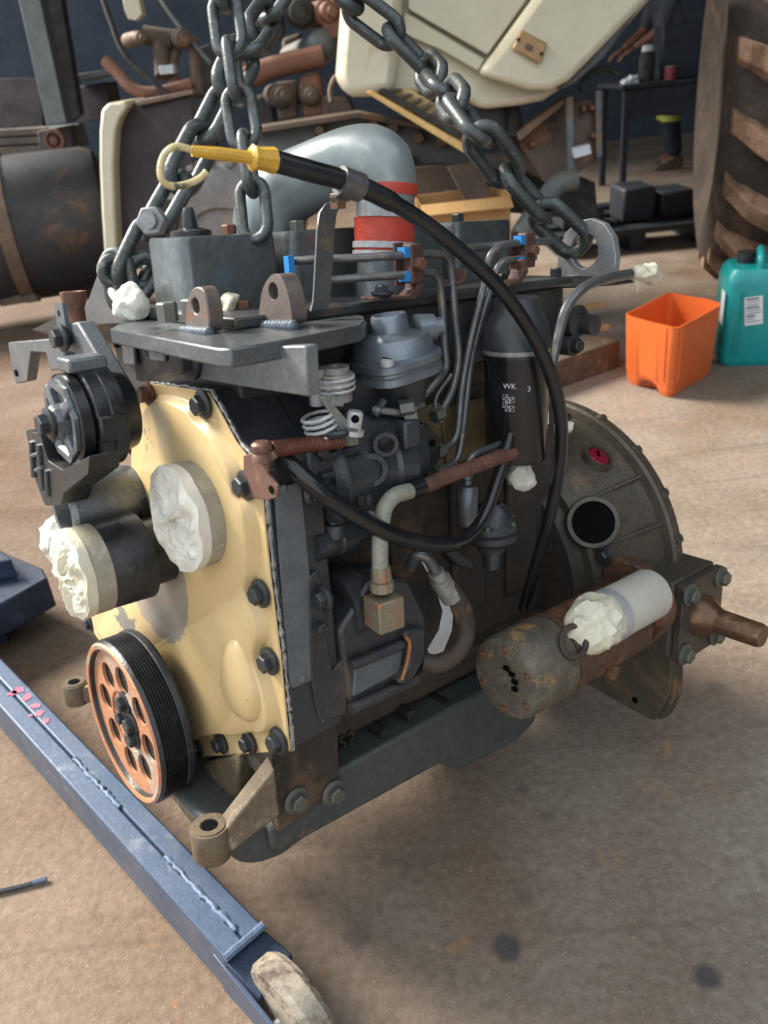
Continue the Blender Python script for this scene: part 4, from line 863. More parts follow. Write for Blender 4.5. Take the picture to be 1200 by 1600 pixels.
for (dy, dz) in ((.03, .01), (.05, -.035)):
    bm = B(); cyl(bm, S(sy+.12+dy, .054, dz), S(sy+.12+dy, .061, dz), .011, seg=20); part('pole_screw', bm, 'starter', sm)
bm = B(); prism(bm, rounded([S(sy+.285, -.06, .03), S(sy+.285, -.03, -.062), S(sy+.285, .03, -.055), S(sy+.285, .072, -.0), S(sy+.285, .066, .05), S(sy+.285, .02, .085), S(sy+.285, -.04, .085)], .02), YA*.022); sf = part('starter_flange', bm, 'starter', sm, bevel=.003)
bolt(sf, S(sy+.285, .052, .012), FR, .0105, 'boltr'); bolt(sf, S(sy+.283, -.045, .085), FR, .0105, 'boltk')
# solenoid wrapped in paper, clamp ring and taped nose
q0, q1 = E(932, 972, x=.10), E(1008, 930, x=.10); r_ = rd(42, q0)
so0 = q0; L_ = sy+.285-q0.y
bm = B(); lathe(bm, so0, YA, [(0, r_*.97), (.002, r_), (L_-.004, r_*1.02), (L_, r_)], 44); sol = part('solenoid', bm, 'wrap', sm, label='solenoid wrapped in white paper')
bm = B(); lathe(bm, so0+YA*.018, YA, [(0, r_*1.0), (0, r_*1.045), (.016, r_*1.045), (.016, r_*1.0)], 44); part('clamp_ring', bm, 'zinc', sol, label='bright clamp ring')
bm = B(); crumple(bm, so0+FR*.012, (FR-UP*.25).normalized(), .046, r_*.93, .011, 21, .12); part('crumpled_tape', bm, 'tape2', sol, smooth=30)
cr = S(sy+.085, .05, .045); bm = B(); tube(bm, [cr+V((math.cos(a)*.012, math.sin(a)*.022, math.sin(a)*.004-math.cos(a)*.016)) for a in [2*math.pi*i/24 for i in range(24)]], .0045, 8, closed=True); part('cable_loop', bm, 'oldrubber', sm, label='scorched black cable stub')

# unions of the injection lines on the pump head
for (px, py) in ((652, 633), (686, 648), (688, 706), (688, 737)):
    p = E(px, py, x=-.03); o = bolt(ip, p-YA*.004, (YA+UP*.2).normalized(), .0095, 'boltg', False, 'union_nut')
for (px, py, s_, m_) in ((500, 705, .008, 'boltk'), (640, 752, .008, 'boltk'), (492, 775, .008, 'boltk'), (560, 782, .007, 'boltk'), (625, 775, .007, 'boltg'), (538, 650, .007, 'boltk')):
    bolt(ip, E(px, py, x=.012), SD, s_, m_, False)
for (a, b, c, d) in ((485, 770, 520, 762), (590, 760, 640, 748), (520, 690, 530, 705), (640, 690, 652, 720), (600, 780, 640, 765)):
    bm = B(); tube(bm, [E(a, b, x=.013), E(c, d, x=.013)], .0045, 8); part('casting_rib', bm, 'pumpalu', ip)
# ================================================================== BACKGROUND
CF = CW @ V((0, 0, 1)); CFh = V((CF.x, CF.y, 0)).normalized(); CR = CW @ V((1, 0, 0)); CRh = V((CFh.y, -CFh.x, 0)); ZU = V((0, 0, 1))
def P_(l, d): return [WD(a, b, d) for a, b in l]
def slab(name, l, d, th, m, parent, org, bevel=.004, vec=None):
    bm = B(); prism(bm, [p-org for p in P_(l, d)], (vec or CFh)*th); return obj(name, bm, m, parent, bevel)
def pipe(name, l, r, m, parent, org, seg=12, n=6):
    bm = B(); tube(bm, catmull([WD(a, b, d)-org for a, b, d in l], n), r, seg); return obj(name, bm, m, parent, smooth=60)
# ---- the stripped truck standing across the back
org = V((-1.2, 4.6, 0))
truck = empty('stripped_truck', Matrix.Translation(org), 'dusty half-dismantled truck chassis standing across the background', 'truck')
def tpart(*a, **k): return slab(*a, parent=truck, org=org, **k)
# tank
tcn = WD(80, 352, 4.6); bm = B(); r_ = .375; ax = (CRh*1.0+CFh*.25).normalized()
lathe(bm, tcn-ax*.75-org, ax, [(0, 0), (0, r_*.8), (.03, r_*.95), (.08, r_), (1.0, r_), (1.05, r_*.95), (1.08, r_*.8), (1.08, 0)], 40); tank = obj('fuel_tank', bm, 'tank', truck, smooth=40)
for s_ in (-.62, -.23):
    bm = B(); lathe(bm, tcn+ax*s_-org, ax, [(0, r_), (0, r_+.012), (.07, r_+.012), (.07, r_)], 40); obj('tank_strap', bm, 'strap', tank)
slab('tank_bracket', [(0, 205), (105, 198), (115, 235), (0, 255)], 4.75, .35, 'greychassis', truck, org)
slab('tank_bracket', [(0, 440), (30, 425), (60, 470), (0, 480)], 4.5, .3, 'dirt', truck, org)
slab('frame_rail', [(-260, 128), (60, 122), (68, 200), (-260, 225)], 5.0, .09, 'plum', truck, org)
slab('frame_rail', [(108, 138), (165, 128), (175, 185), (118, 192)], 5.0, .3, 'plum', truck, org)
slab('spring_leaf', [(-60, 205), (70, 200), (72, 210), (-60, 217)], 4.7, .09, 'dirt', truck, org)
slab('spring_leaf', [(-60, 219), (80, 213), (82, 223), (-60, 231)], 4.7, .09, 'dirt', truck, org)
slab('spring_leaf', [(-60, 233), (90, 226), (92, 237), (-60, 247)], 4.7, .09, 'dirt', truck, org)
slab('upright_post', [(16, -60), (50, -60), (104, 192), (72, 196)], 4.5, .12, 'greychassis', truck, org)
slab('upright_post', [(56, -60), (86, -60), (125, 180), (108, 192)], 4.7, .10, 'seam', truck, org)
bsh = WD(88, 218, 4.55)-org; bm = B(); lathe(bm, bsh, -CFh, [(0, .055), (.05, .055), (.05, .038), (.02, .036), (.02, .024), (.06, .022), (.06, 0)], 28); obj('spring_bush', bm, 'redoxide', truck)
slab('bush_block', [(58, 205), (108, 196), (114, 230), (62, 242)], 4.6, .12, 'plum', truck, org)
slab('tray_edge', [(108, 118), (170, 108), (172, 116), (110, 130)], 4.8, .3, 'greychassis', truck, org)
# fender and mudguard panel
fpts = [(158, 172), (170, 160), (186, 160), (196, 156), (200, 165), (186, 186), (180, 205), (177, 260), (179, 320), (184, 420), (164, 420), (158, 330), (155, 260), (155, 205)]
slab('fender', fpts, 3.7, .45, 'cream', truck, org, bevel=.012)
slab('mud_panel', [(186, 186), (215, 155), (300, 143), (302, 250), (288, 300), (262, 420), (184, 420), (179, 300)], 3.8, .05, 'plum', truck, org)
slab('mud_panel_lip', [(212, 158), (300, 140), (302, 147), (216, 166)], 3.77, .08, 'strap', truck, org)
# rear wheel
wcn = WD(354, 392, 4.0)-org; bm = B(); lathe(bm, wcn+CFh*.12, -CFh, [(0, .19), (0, .36), (.03, .39), (.10, .40), (.17, .39), (.2, .36), (.21, .28), (.2, .21), (.17, .195)], 48); tyre = obj('wheel_tyre', bm, 'tyregrey', truck, smooth=40)
for k in range(28):
    a_ = 2*math.pi*k/28; c_ = wcn+CFh*.02+(CRh*math.cos(a_)+ZU*math.sin(a_))*.397; bm = B(); box(bm, c_, .03, .2, .02, (-CRh*math.sin(a_)+ZU*math.cos(a_)), CFh, (CRh*math.cos(a_)+ZU*math.sin(a_))); obj('tread_block', bm, 'tyregrey', tyre)
bm = B(); lathe(bm, wcn+CFh*.02, -CFh, [(0, .205), (.05, .195), (.05, .13), (.02, .12), (.02, .08), (.10, .075), (.12, .05), (.12, 0)], 36); obj('wheel_hub', bm, 'redoxide', tyre)
# frame rails and running gear in the middle
slab('frame_rail', [(392, 208), (470, 196), (560, 182), (640, 190), (742, 215), (742, 285), (640, 272), (540, 275), (392, 300)], 3.9, .09, 'greychassis', truck, org)
slab('frame_flange', [(392, 200), (560, 175), (742, 208), (742, 216), (560, 184), (392, 210)], 3.82, .2, 'dirt', truck, org)
slab('cross_member', [(640, 262), (700, 258), (745, 300), (745, 345), (640, 345)], 3.8, .2, 'dirt', truck, org)
slab('cross_member', [(700, 262), (738, 255), (770, 300), (735, 330)], 3.5, .06, 'dirt', truck, org)
for (px, py) in ((615, 200), (585, 196), (500, 205), (655, 215), (752, 295), (690, 222), (640, 250)):
    c_ = WD(px, py, 3.86)-org; bm = B(); lathe(bm, c_, -CFh, [(-.03, .028), (.01, .028), (.03, .018), (.03, 0)], 14); obj('rivet', bm, 'dirt', truck)
pipe('exhaust_pipe', [(380, 125, 4.1), (420, 108, 4.1), (465, 96, 4.1), (505, 88, 4.1)], .052, 'redoxide', truck, org)
bm = B(); bmesh.ops.create_uvsphere(bm, u_segments=28, v_segments=14, radius=.08)
for v in bm.verts: v.co = v.co+WD(503, 72, 4.15)-org
obj('air_vessel', bm, 'greychassis', truck, smooth=60)
pipe('air_vessel_body', [(503, 72, 4.15), (480, 82, 4.3), (455, 92, 4.45)], .07, 'greychassis', truck, org)
for (l_, m_) in (([(425, 130), (462, 126), (466, 185), (436, 190)], 'dirt'), ([(468, 118), (500, 112), (510, 178), (474, 184)], 'redoxide'), ([(500, 150), (545, 150), (560, 178), (505, 185)], 'dirt'), ([(440, 60), (470, 50), (475, 85), (440, 92)], 'dirt'), ([(395, 150), (425, 145), (432, 200), (398, 205)], 'plum'), ([(350, 90), (400, 70), (405, 130), (352, 150)], 'dirt'), ([(500, 0), (540, -5), (538, 60), (505, 62)], 'redoxide'), ([(392, 20), (440, 15), (442, 58), (395, 65)], 'seam')):
    slab('engine_lump', l_, 4.2+random.uniform(-.15, .2), .22, m_, truck, org, bevel=.02)
for (px, py, r_, m_) in ((510, 20, .06, 'redoxide'), (440, 150, .055, 'dirt'), (215, 60, .035, 'strap'), (485, 150, .05, 'dirt'), (470, 20, .07, 'seam'), (285, 60, .05, 'dirt')):
    c_ = WD(px, py, 4.1)-org; bm = B(); lathe(bm, c_, (-CFh+CRh*random.uniform(-.6, .6)), [(-.15, r_), (.0, r_), (.01, r_*.8), (.05, r_*.75), (.06, r_*.4), (.08, r_*.4), (.08, 0)], 24); obj('engine_drum', bm, m_, truck)
slab('work_lamp', [(190, -10), (215, -12), (222, 22), (212, 32), (200, 30), (194, 15)], 4.0, .1, 'cream', truck, org)
pipe('hose', [(155, -20, 4.0), (172, 30, 4.0), (195, 85, 4.0), (240, 128, 4.0), (290, 172, 4.0), (312, 190, 4.0)], .014, 'seam', truck, org)
pipe('hose', [(240, -20, 4.1), (265, 20, 4.1), (300, 65, 4.1), (330, 100, 4.1)], .012, 'greychassis', truck, org)
pipe('hose', [(165, 95, 4.1), (185, 115, 4.1), (210, 140, 4.1), (245, 145, 4.1), (300, 132, 4.1)], .03, 'redoxide', truck, org)
pipe('hose', [(275, 75, 4.2), (268, 110, 4.2), (285, 150, 4.2), (300, 175, 4.2)], .03, 'strap', truck, org)
pipe('hose', [(518, 160, 3.95), (516, 140, 3.95), (525, 120, 3.95), (535, 135, 3.95)], .012, 'strap', truck, org)
for (a_, b_, r_) in (((250, 70), (255, 120), .04), ((300, 60), (310, 150), .03), ((225, 55), (270, 62), .045)):
    pipe('rod', [(*a_, 4.15), (*b_, 4.15)], r_, 'dirt', truck, org, n=2)
slab('pale_bracket', [(247, 103), (270, 100), (272, 115), (250, 117)], 4.1, .1, 'cloth', truck, org)
slab('side_plate', [(300, 80), (345, 60), (350, 140), (305, 145)], 4.35, .1, 'seam', truck, org)
# ---- tilted cream cab
dC = 3.2
cabb = slab('cab_body', [(545, -90), (526, 125), (533, 142), (552, 152), (640, 150), (700, 130), (752, 172), (815, 165), (850, 158), (885, 135), (940, 90), (1035, -20), (1060, -90)], dC, .9, 'cream', truck, org, bevel=.03); cabb['label'] = 'tilted cream cab'
slab('corner_panel', [(540, -90), (524, 118), (530, 140), (550, 151), (618, 145), (628, 60), (633, -90)], dC-.10, .16, 'cream', cabb, org, bevel=.04)
slab('upper_panel', [(640, -90), (638, 14), (762, 86), (845, -30), (860, -90)], dC-.06, .05, 'cream', cabb, org, bevel=.008)
slab('lower_strip', [(632, 18), (640, 22), (758, 92), (748, 112), (690, 78), (628, 52)], dC-.05, .05, 'cream', cabb, org, bevel=.008)
slab('front_panel', [(772, 84), (855, -30), (880, -90), (1070, -90), (1015, 0), (930, 88), (890, 128), (862, 142), (830, 142), (747, 116)], dC-.10, .12, 'cream', cabb, org, bevel=.03)
slab('grey_edge', [(1030, -60), (1045, -50), (945, 90), (900, 130), (872, 142), (925, 85)], dC-.04, .2, 'greychassis', cabb, org, bevel=.02)
ml = slab('marker_lamp', [(815, 46), (856, 68), (845, 100), (801, 76)], dC-.125, .03, 'lampm', cabb, org, bevel=.006); ml['label'] = 'dusty orange marker lamp'
slab('lamp_bulb', [(823, 66), (834, 72), (831, 80), (820, 74)], dC-.132, .008, 'dirt', ml, org, bevel=.002)
for (px, py) in ((810, 62), (846, 84)):
    c_ = WD(px, py, dC-.128)-org; bm = B(); lathe(bm, c_, -CFh, [(0, .007), (.003, .007), (.004, 0)], 12); obj('lamp_screw', bm, 'seam', ml)
# step with ribs
stp = slab('ribbed_step', [(588, 138), (640, 138), (735, 195), (722, 222), (580, 150)], dC-.06, .05, 'creamdirty', cabb, org)
for k in range(8):
    t_ = k/7; a_ = (600+120*t_, 142+70*t_); b_ = (625+110*t_, 138+52*t_); slab('step_rib', [a_, (a_[0]+5, a_[1]+2), (b_[0]+5, b_[1]+2), b_], dC-.09, .03, 'dirt', stp, org, bevel=0)
slab('step_edge', [(572, 145), (580, 141), (732, 228), (726, 240)], dC-.12, .07, 'stepm', stp, org, bevel=.004)
slab('step_strip', [(590, 140), (600, 137), (722, 207), (716, 216)], dC-.11, .03, 'seam', stp, org, bevel=.002)
# bracket and pipes right of the cab
slab('hinge_plate', [(810, 205), (880, 165), (935, 150), (938, 245), (905, 270), (850, 285), (815, 230)], 3.4, .05, 'dirt', truck, org)
slab('hinge_bar', [(806, 208), (885, 150), (890, 156), (812, 221)], 3.3, .06, 'strap', truck, org)
slab('hinge_bar', [(884, 152), (896, 150), (899, 268), (888, 270)], 3.28, .05, 'greychassis', truck, org)
slab('hinge_bar', [(930, 142), (940, 140), (942, 245), (932, 248)], 3.36, .05, 'greychassis', truck, org)
for (px, py) in ((912, 170), (925, 168), (927, 212), (905, 238), (832, 225)):
    c_ = WD(px, py, 3.37)-org; bm = B(); lathe(bm, c_, -CFh, [(-.02, .014), (.0, .014), (.012, .008), (.012, 0)], 12); obj('rivet', bm, 'redoxide', truck)
pipe('steering_arm', [(900, 280, 3.3), (872, 288, 3.3), (850, 315, 3.3), (828, 345, 3.3), (812, 370, 3.3)], .042, 'greychassis', truck, org)
pipe('axle_arm', [(790, 240, 3.5), (840, 260, 3.5), (880, 285, 3.45)], .04, 'dirt', truck, org)
pipe('air_hose', [(758, 150, 3.3), (768, 165, 3.3), (772, 195, 3.3), (768, 225, 3.3)], .05, 'seam', truck, org)
pipe('air_hose', [(788, 160, 3.35), (796, 185, 3.35), (792, 220, 3.35)], .05, 'seam', truck, org)
pipe('wire', [(905, 140, 3.3), (920, 118, 3.3), (945, 108, 3.3), (965, 115, 3.3)], .012, 'seam', truck, org)
slab('lock_bracket', [(895, 232), (922, 225), (925, 240), (898, 248)], 3.25, .04, 'cloth', truck, org, bevel=.003)
slab('axle_beam', [(770, 270), (930, 285), (935, 345), (770, 330)], 3.75, .2, 'seam', truck, org)
bm = B(); prism(bm, [p-org for p in [WD(700, 300, 3.7), WD(740, 300, 3.7), WD(740, 345, 3.7), WD(700, 345, 3.7)]], CFh*.2); obj('axle_beam', bm, 'seam', truck)
for px in (60, 620):       # legs of the stand the chassis rests on
    t0 = WD(px, 300, 4.6); bm = B(); boxab(bm, V((t0.x-.05, t0.y+.35, 0))-org, V((t0.x+.05, t0.y+.45, t0.z))-org); obj('axle_stand', bm, 'seam', truck)
# ---- cardboard box behind the engine
cb = WF(735, 470); cz = .0
bx0 = WD(728, 345, 3.35); bm = B(); org2 = V((bx0.x, bx0.y, 0)); cbx = empty('cardboard_box', Matrix.Translation(org2), 'tan cardboard box on the floor behind the engine', 'box')
hb_ = WD(728, 312, 3.35).z
for (c_, sx_, sy_) in ((V((0, 0, hb_/2)), .36, .006), (V((0, .3, hb_/2)), .36, .006)):
    bm = B(); box(bm, c_, sx_, sy_, hb_, CRh, CFh, ZU); obj('side', bm, 'card', cbx)
for s_ in (-1, 1):
    bm = B(); box(bm, CRh*s_*.177+CFh*.15+V((0, 0, hb_/2)), .006, .3, hb_, CRh, CFh, ZU); obj('side', bm, 'card', cbx)
    bm = B(); q_ = CRh*s_*.18+V((0, 0, hb_)); prism(bm, [q_, q_+CFh*.3, q_+CFh*.3+CRh*s_*.06+ZU*.03, q_+CRh*s_*.06+ZU*.03], V((0, 0, .004))); obj('flap', bm, 'card', cbx)
bm = B(); q_ = CFh*-.003+V((0, 0, hb_)); prism(bm, [q_-CRh*.18, q_+CRh*.18, q_+CRh*.18-CFh*.07-ZU*.03, q_-CRh*.18-CFh*.07-ZU*.03], V((0, 0, .004))); obj('flap', bm, 'card', cbx)
# ---- big tractor tyre at the right edge
tb = WF(1115, 442); R_ = .86; ww = .5
ta2 = (CRh*1.0-CFh*.30).normalized(); cc = V((tb.x, tb.y, 0))+ta2*.40+V((0, .25, R_)); tt = empty('tractor_tyre', Matrix.Translation(V((cc.x, cc.y, 0))), 'huge mud-caked tractor tyre with deep lugs at the right edge', 'tyre')
cl_ = V((0, 0, R_)); bm = B(); lathe(bm, cl_-ta2*.36, ta2, [(0, R_*.55), (-.03, R_*.62), (-.05, R_*.75), (-.03, R_*.88), (.03, R_*.94), (.12, R_*.955), (.60, R_*.955), (.69, R_*.94), (.75, R_*.88), (.77, R_*.75), (.75, R_*.62), (.72, R_*.55)], 80); tc2 = obj('carcass', bm, 'tyre', tt, smooth=50)
n_ = 19
for k in range(n_):
    for sd_ in (-1, 1):
        a0 = 2*math.pi*(k+(.5 if sd_ > 0 else 0))/n_; lp_s = []
        for j in range(5):
            t_ = j/4; s_ = sd_*(.38-.37*t_); an = a0+.30*t_; hw = .05+.01*t_
            rdv = lambda q_: (V((0, 0, 1))*math.cos(q_)+ta2.cross(V((0, 0, 1)))*math.sin(q_))
            ro = R_*1.045 if j else R_*.95; ri = R_*.93 if j else R_*.86
            lp_s.append([cl_+ta2*s_+rdv(an-hw/R_*1.3)*ri, cl_+ta2*s_+rdv(an-hw/R_*.8)*ro, cl_+ta2*s_+rdv(an+hw/R_*.8)*ro, cl_+ta2*s_+rdv(an+hw/R_*1.3)*ri])
        bm = B(); loft(bm, lp_s); obj('lug', bm, 'lug', tc2, bevel=.006)
bm = B(); lathe(bm, cl_-ta2*.28, ta2, [(0, 0), (0, R_*.5), (.0, R_*.57), (.5, R_*.57), (.5, 0)], 40); obj('rim', bm, 'redoxide', tt)
# ---- workbench with things on it
bd = WF(972, 302); zb = .70
bq = V((bd.x, bd.y, 0)); ben = empty('workbench', Matrix.Translation(bq), 'dark steel workbench at the back between the cab and the tyre', 'workbench')
bx_ = (CRh+CFh*.05).normalized(); by_ = V((-bx_.y, bx_.x, 0))
kz = WY(970, 133, bd.y).z; kz2 = WY(970, 185, bd.y).z
bm = B(); box(bm, bx_*.45+by_*.25+V((0, 0, kz-.015)), 1.0, .6, .03, bx_, by_, ZU); obj('top', bm, 'bench', ben, bevel=.004)
bm = B(); box(bm, bx_*.45+by_*-.0+V((0, 0, (kz+kz2)/2-.01)), .94, .02, kz-kz2, bx_, by_, ZU); obj('drawer_front', bm, 'bench', ben, bevel=.003)
for (i_, j_) in ((0, 0), (.9, 0), (0, .5), (.9, .5)):
    bm = B(); box(bm, bx_*i_+by_*j_+V((0, 0, (kz-.03)/2)), .045, .045, kz-.03, bx_, by_, ZU); obj('leg', bm, 'bench', ben)
def on_bench(i_, j_): return bq+bx_*i_+by_*j_+V((0, 0, kz))
def sized(name, loc, label, cat): return empty(name, Matrix.Translation(loc), label, cat)
o = sized('tool_case', on_bench(.46, .2), 'dark upright tool case standing on the workbench', 'case'); bm = B(); box(bm, V((0, 0, .19)), .3, .2, .38, bx_, by_, ZU); obj('case_body', bm, 'bench', o, bevel=.01); bm = B(); box(bm, V((0, 0, .26))-by_*.102, .3, .004, .01, bx_, by_, ZU); obj('case_seam', bm, 'seam', o)
o = sized('flask', on_bench(.20, .12), 'dark flask with pale lid on the workbench', 'flask'); bm = B(); lathe(bm, V((0, 0, 0)), ZU, [(0, .06), (.18, .06), (.21, .045)], 24); obj('flask_body', bm, 'seam', o); bm = B(); lathe(bm, V((0, 0, .21)), ZU, [(0, .045), (.04, .042), (.045, 0)], 24); obj('lid', bm, 'cloth', o)
o = sized('tin_can', on_bench(.36, .05), 'small red tin can on the workbench', 'can'); bm = B(); lathe(bm, V((0, 0, 0)), ZU, [(0, .045), (.09, .045), (.092, .04), (.092, 0)], 22); obj('can_body', bm, 'canred', o); bm = B(); lathe(bm, V((0, 0, .088)), ZU, [(0, .046), (.006, .046), (.006, .04)], 22); obj('rim', bm, 'raw', o)
bm = B(); bmesh.ops.create_icosphere(bm, subdivisions=3, radius=.06)
for v in bm.verts: v.co = V((v.co.x*1.2, v.co.y, max(-.0, v.co.z*.9)))*(1+.5*noise.noise(v.co*30))
o = obj('rag', bm, 'cloth', None, smooth=25); o.location = on_bench(.07, .1); tag(o, 'crumpled white rag at the left end of the workbench', 'rag')
# low pallet of parts under the bench
lw = WF(1000, 395); o = empty('parts_pallet', Matrix.Translation(lw), 'low dark pallet with machine parts on the floor behind the lifting eye', 'pallet')
for k in range(4):
    bm = B(); box(bm, CFh*(.1+k*.28)+V((0, 0, .12)), 1.0, .14, .03, CRh, CFh, ZU); obj('board', bm, 'bench', o)
for s_ in (-.42, 0, .42):
    bm = B(); box(bm, CRh*s_+CFh*.5+V((0, 0, .0525)), .09, .9, .105, CRh, CFh, ZU); obj('bearer', bm, 'bench', o)
for (s_, t_, h_2, w_) in ((-.3, .3, .12, .25), (.05, .35, .2, .2), (.3, .4, .15, .22)):
    bm = B(); box(bm, CRh*s_+CFh*t_+V((0, 0, .135+h_2/2)), w_, .3, h_2, CRh, CFh, ZU); obj('machine_part', bm, 'bench', o, bevel=.02)
# ---- person behind the bench
pf_ = WF(1042, 262); per = empty('person', Matrix.Translation(V((pf_.x, pf_.y, 0))), 'person in dark work clothes reaching over the workbench at the back', 'person')
def skinned(name, vs, es, rs, m, parent, sub=2):
    me = bpy.data.meshes.new(name); me.from_pydata(vs, es, []); me.materials.append(K[m])
    o = bpy.data.objects.new(name, me); col.objects.link(o); o.parent = parent
    sk = o.modifiers.new('skin', 'SKIN'); sk.use_smooth_shade = True
    for i, r in enumerate(rs): me.skin_vertices[0].data[i].radius = (r, r) if not isinstance(r, tuple) else r
    me.skin_vertices[0].data[0].use_root = True
    sb = o.modifiers.new('sub', 'SUBSURF'); sb.levels = sub; sb.render_levels = sub; return o
f_ = -CRh; s_ = -CFh                     # facing left in the picture; right hand towards camera
def bpnt(f, s, z): return tuple(f_*f+s_*s+ZU*z)
pel = (0, 0, .90)
vs = [bpnt(*p) for p in (pel, (.03, 0, 1.08), (.10, 0, 1.28), (.16, 0, 1.42), (.19, 0, 1.50), (.22, 0, 1.58), (.24, 0, 1.68),
      (.13, .19, 1.38), (.22, .22, 1.14), (.42, .16, 1.02), (.13, -.19, 1.38), (.22, -.22, 1.14), (.42, -.14, 1.02),
      (0, .10, .86), (.04, .11, .48), (-.03, .12, .09), (.10, .12, .05), (0, -.10, .86), (.0, -.12, .48), (-.10, -.12, .09), (.03, -.13, .05))]
es = [(0, 1), (1, 2), (2, 3), (3, 4), (4, 5), (5, 6), (2, 7), (7, 8), (8, 9), (2, 10), (10, 11), (11, 12), (0, 13), (13, 14), (14, 15), (15, 16), (0, 17), (17, 18), (18, 19), (19, 20)]
rs = [.13, .125, .15, .085, .06, .095, .085, .06, .045, .03, .06, .045, .03, .085, .06, .042, .035, .085, .06, .042, .035]
skinned('body', vs, es, rs, 'skin', per)
skinned('shirt', vs[0:4]+vs[7:9]+vs[10:12], [(0, 1), (1, 2), (2, 3), (2, 4), (4, 5), (2, 6), (6, 7)], [.145, .145, .17, .09, .08, .06, .08, .06], 'shirt', per)
skinned('trousers', [vs[0]]+vs[13:16]+vs[17:20], [(0, 1), (1, 2), (2, 3), (0, 4), (4, 5), (5, 6)], [.15, .11, .085, .07, .11, .085, .07], 'workwear', per)
for sd_ in (1, -1):
    b_ = V(vs[15 if sd_ > 0 else 19]); q_ = V(vs[16 if sd_ > 0 else 20]); d_ = (q_-b_); d_.z = 0; d_.normalize(); w_ = V((-d_.y, d_.x, 0)); g_ = V((b_.x, b_.y, 0))
    bm = B(); loft(bm, [[g_+d_*x_+w_*y_*hw+V((0, 0, z_)) for (y_, z_) in ((-1, 0), (1, 0), (.9, hh_), (-.9, hh_))] for (x_, hw, hh_) in ((-.07, .035, .09), (.03, .042, .10), (.14, .048, .06), (.19, .035, .04))]); obj('boot', bm, 'dirt', per, bevel=.01)
    kn = V(vs[14 if sd_ > 0 else 18]).lerp(b_, .1); bm = B(); lathe(bm, kn-ZU*.03, ZU, [(0, .085), (0, .09), (.05, .09), (.05, .085)], 20); obj('reflective_band', bm, 'hivis', per)
    wr = V(vs[9 if sd_ > 0 else 12]); bm = B(); tip = f_*.9-ZU*.45; tip.normalize(); sw = V((-tip.y, tip.x, 0)).normalized()
    box(bm, wr+tip*.04, .085, .075, .03, tip, sw, tip.cross(sw)); hnd = obj('hand', bm, 'skin', per, bevel=.012)
    for k in range(4):
        a_ = wr+tip*.08+sw*(-.028+.019*k); ln_ = (.062, .075, .07, .055)[k]; bm = B(); tube(bm, [a_, a_+tip*ln_*.5, a_+tip*ln_*.8-ZU*ln_*.4], [.009, .0085, .007], 8); obj('finger', bm, 'skin', hnd)
    a_ = wr+tip*.03+sw*.035; bm = B(); tube(bm, [a_, a_+sw*.025+tip*.02, a_+sw*.03+tip*.05], [.011, .01, .008], 8); obj('thumb', bm, 'skin', hnd)
hc_ = V(vs[5]).lerp(V(vs[6]), .55); bm = B(); bmesh.ops.create_uvsphere(bm, u_segments=20, v_segments=12, radius=.105)
for v in bm.verts: v.co = hc_+ZU*.02-f_*.012+V((v.co.x, v.co.y, v.co.z*1.05 if v.co.z > -.02 else -.02))
obj('hair', bm, 'seam', per, smooth=60)
for sd_ in (1, -1):
    bm = B(); e_ = hc_+f_*.092+s_*sd_*.032; lathe(bm, e_, f_, [(0, .012), (.006, .008), (.008, 0)], 12); obj('eye', bm, 'paper', per)
    bm = B(); e_ = hc_+s_*sd_*.092-ZU*.01; lathe(bm, e_, s_*sd_, [(0, .022), (.012, .02), (.014, 0)], 12); obj('ear', bm, 'skin', per)
bm = B(); n0 = hc_+f_*.09-ZU*.02; loft(bm, [[n0+s_*.012, n0-s_*.012, n0+ZU*.04], [n0+f_*.024+s_*.004-ZU*.004, n0+f_*.024-s_*.004-ZU*.004, n0+ZU*.03+f_*.004]]); obj('nose', bm, 'skin', per)
bm = B(); box(bm, hc_+f_*.09-ZU*.058, .01, .045, .012, f_, s_, ZU); obj('mouth', bm, 'canred', per, bevel=.003)
# ================================================================== CHAINS
LINK_L, LINK_W, LINK_R = .118, .066, .0102
def link_mesh():
    a = LINK_L/2-LINK_W/2; r = LINK_W/2-LINK_R; pts = []
    for k in range(11): t = -math.pi/2+math.pi*k/10; pts.append(V((a+math.cos(t)*r, math.sin(t)*r, 0)))
    for k in range(11): t = math.pi/2+math.pi*k/10; pts.append(V((-a+math.cos(t)*r, math.sin(t)*r, 0)))
    bm = B(); tube(bm, pts, LINK_R, 10, closed=True); o = obj('link', bm, 'chain', None, smooth=60); me = o.data; bpy.data.objects.remove(o); return me
LINK = link_mesh()
def chain(path, label, roll0=0.6, k=1.0):
    P = catmull(path, 30); pitch = (LINK_L-4*LINK_R+.002)*k; pos = []; acc = 0; pos.append(P[0])
    for a, b in zip(P, P[1:]):
        d = (b-a).length
        while acc+d >= pitch: t = (pitch-acc)/d; a = a.lerp(b, t); d = (b-a).length; pos.append(a.copy()); acc = 0
        acc += d
    root = empty('lifting_chain', Matrix.Translation(pos[0]), label, 'chain', 'lifting chains over the engine')
    for i in range(len(pos)-1):
        t = (pos[i+1]-pos[i]).normalized(); c = (pos[i]+pos[i+1])/2
        v = (CAM-c).normalized(); v = (v-t*v.dot(t)).normalized(); w = t.cross(v)
        ang = roll0+(math.pi/2 if i % 2 else 0)+random.uniform(-.12, .12); nrm = v*math.cos(ang)+w*math.sin(ang)
        m = Matrix((t, nrm.cross(t), nrm)).transposed().to_4x4(); m.translation = c-pos[0]
        o = bpy.data.objects.new('link', LINK); col.objects.link(o); o.parent = root; o.matrix_local = m @ Matrix.Scale(k, 4)
    return root, pos
def EW(p): return EM @ p
eyeR = EW(E(914, 392, x=-.10)+V((0, .007, 0))); eyeL = EW(E(190, 425, y=.05)+V((0, .02, 0)))
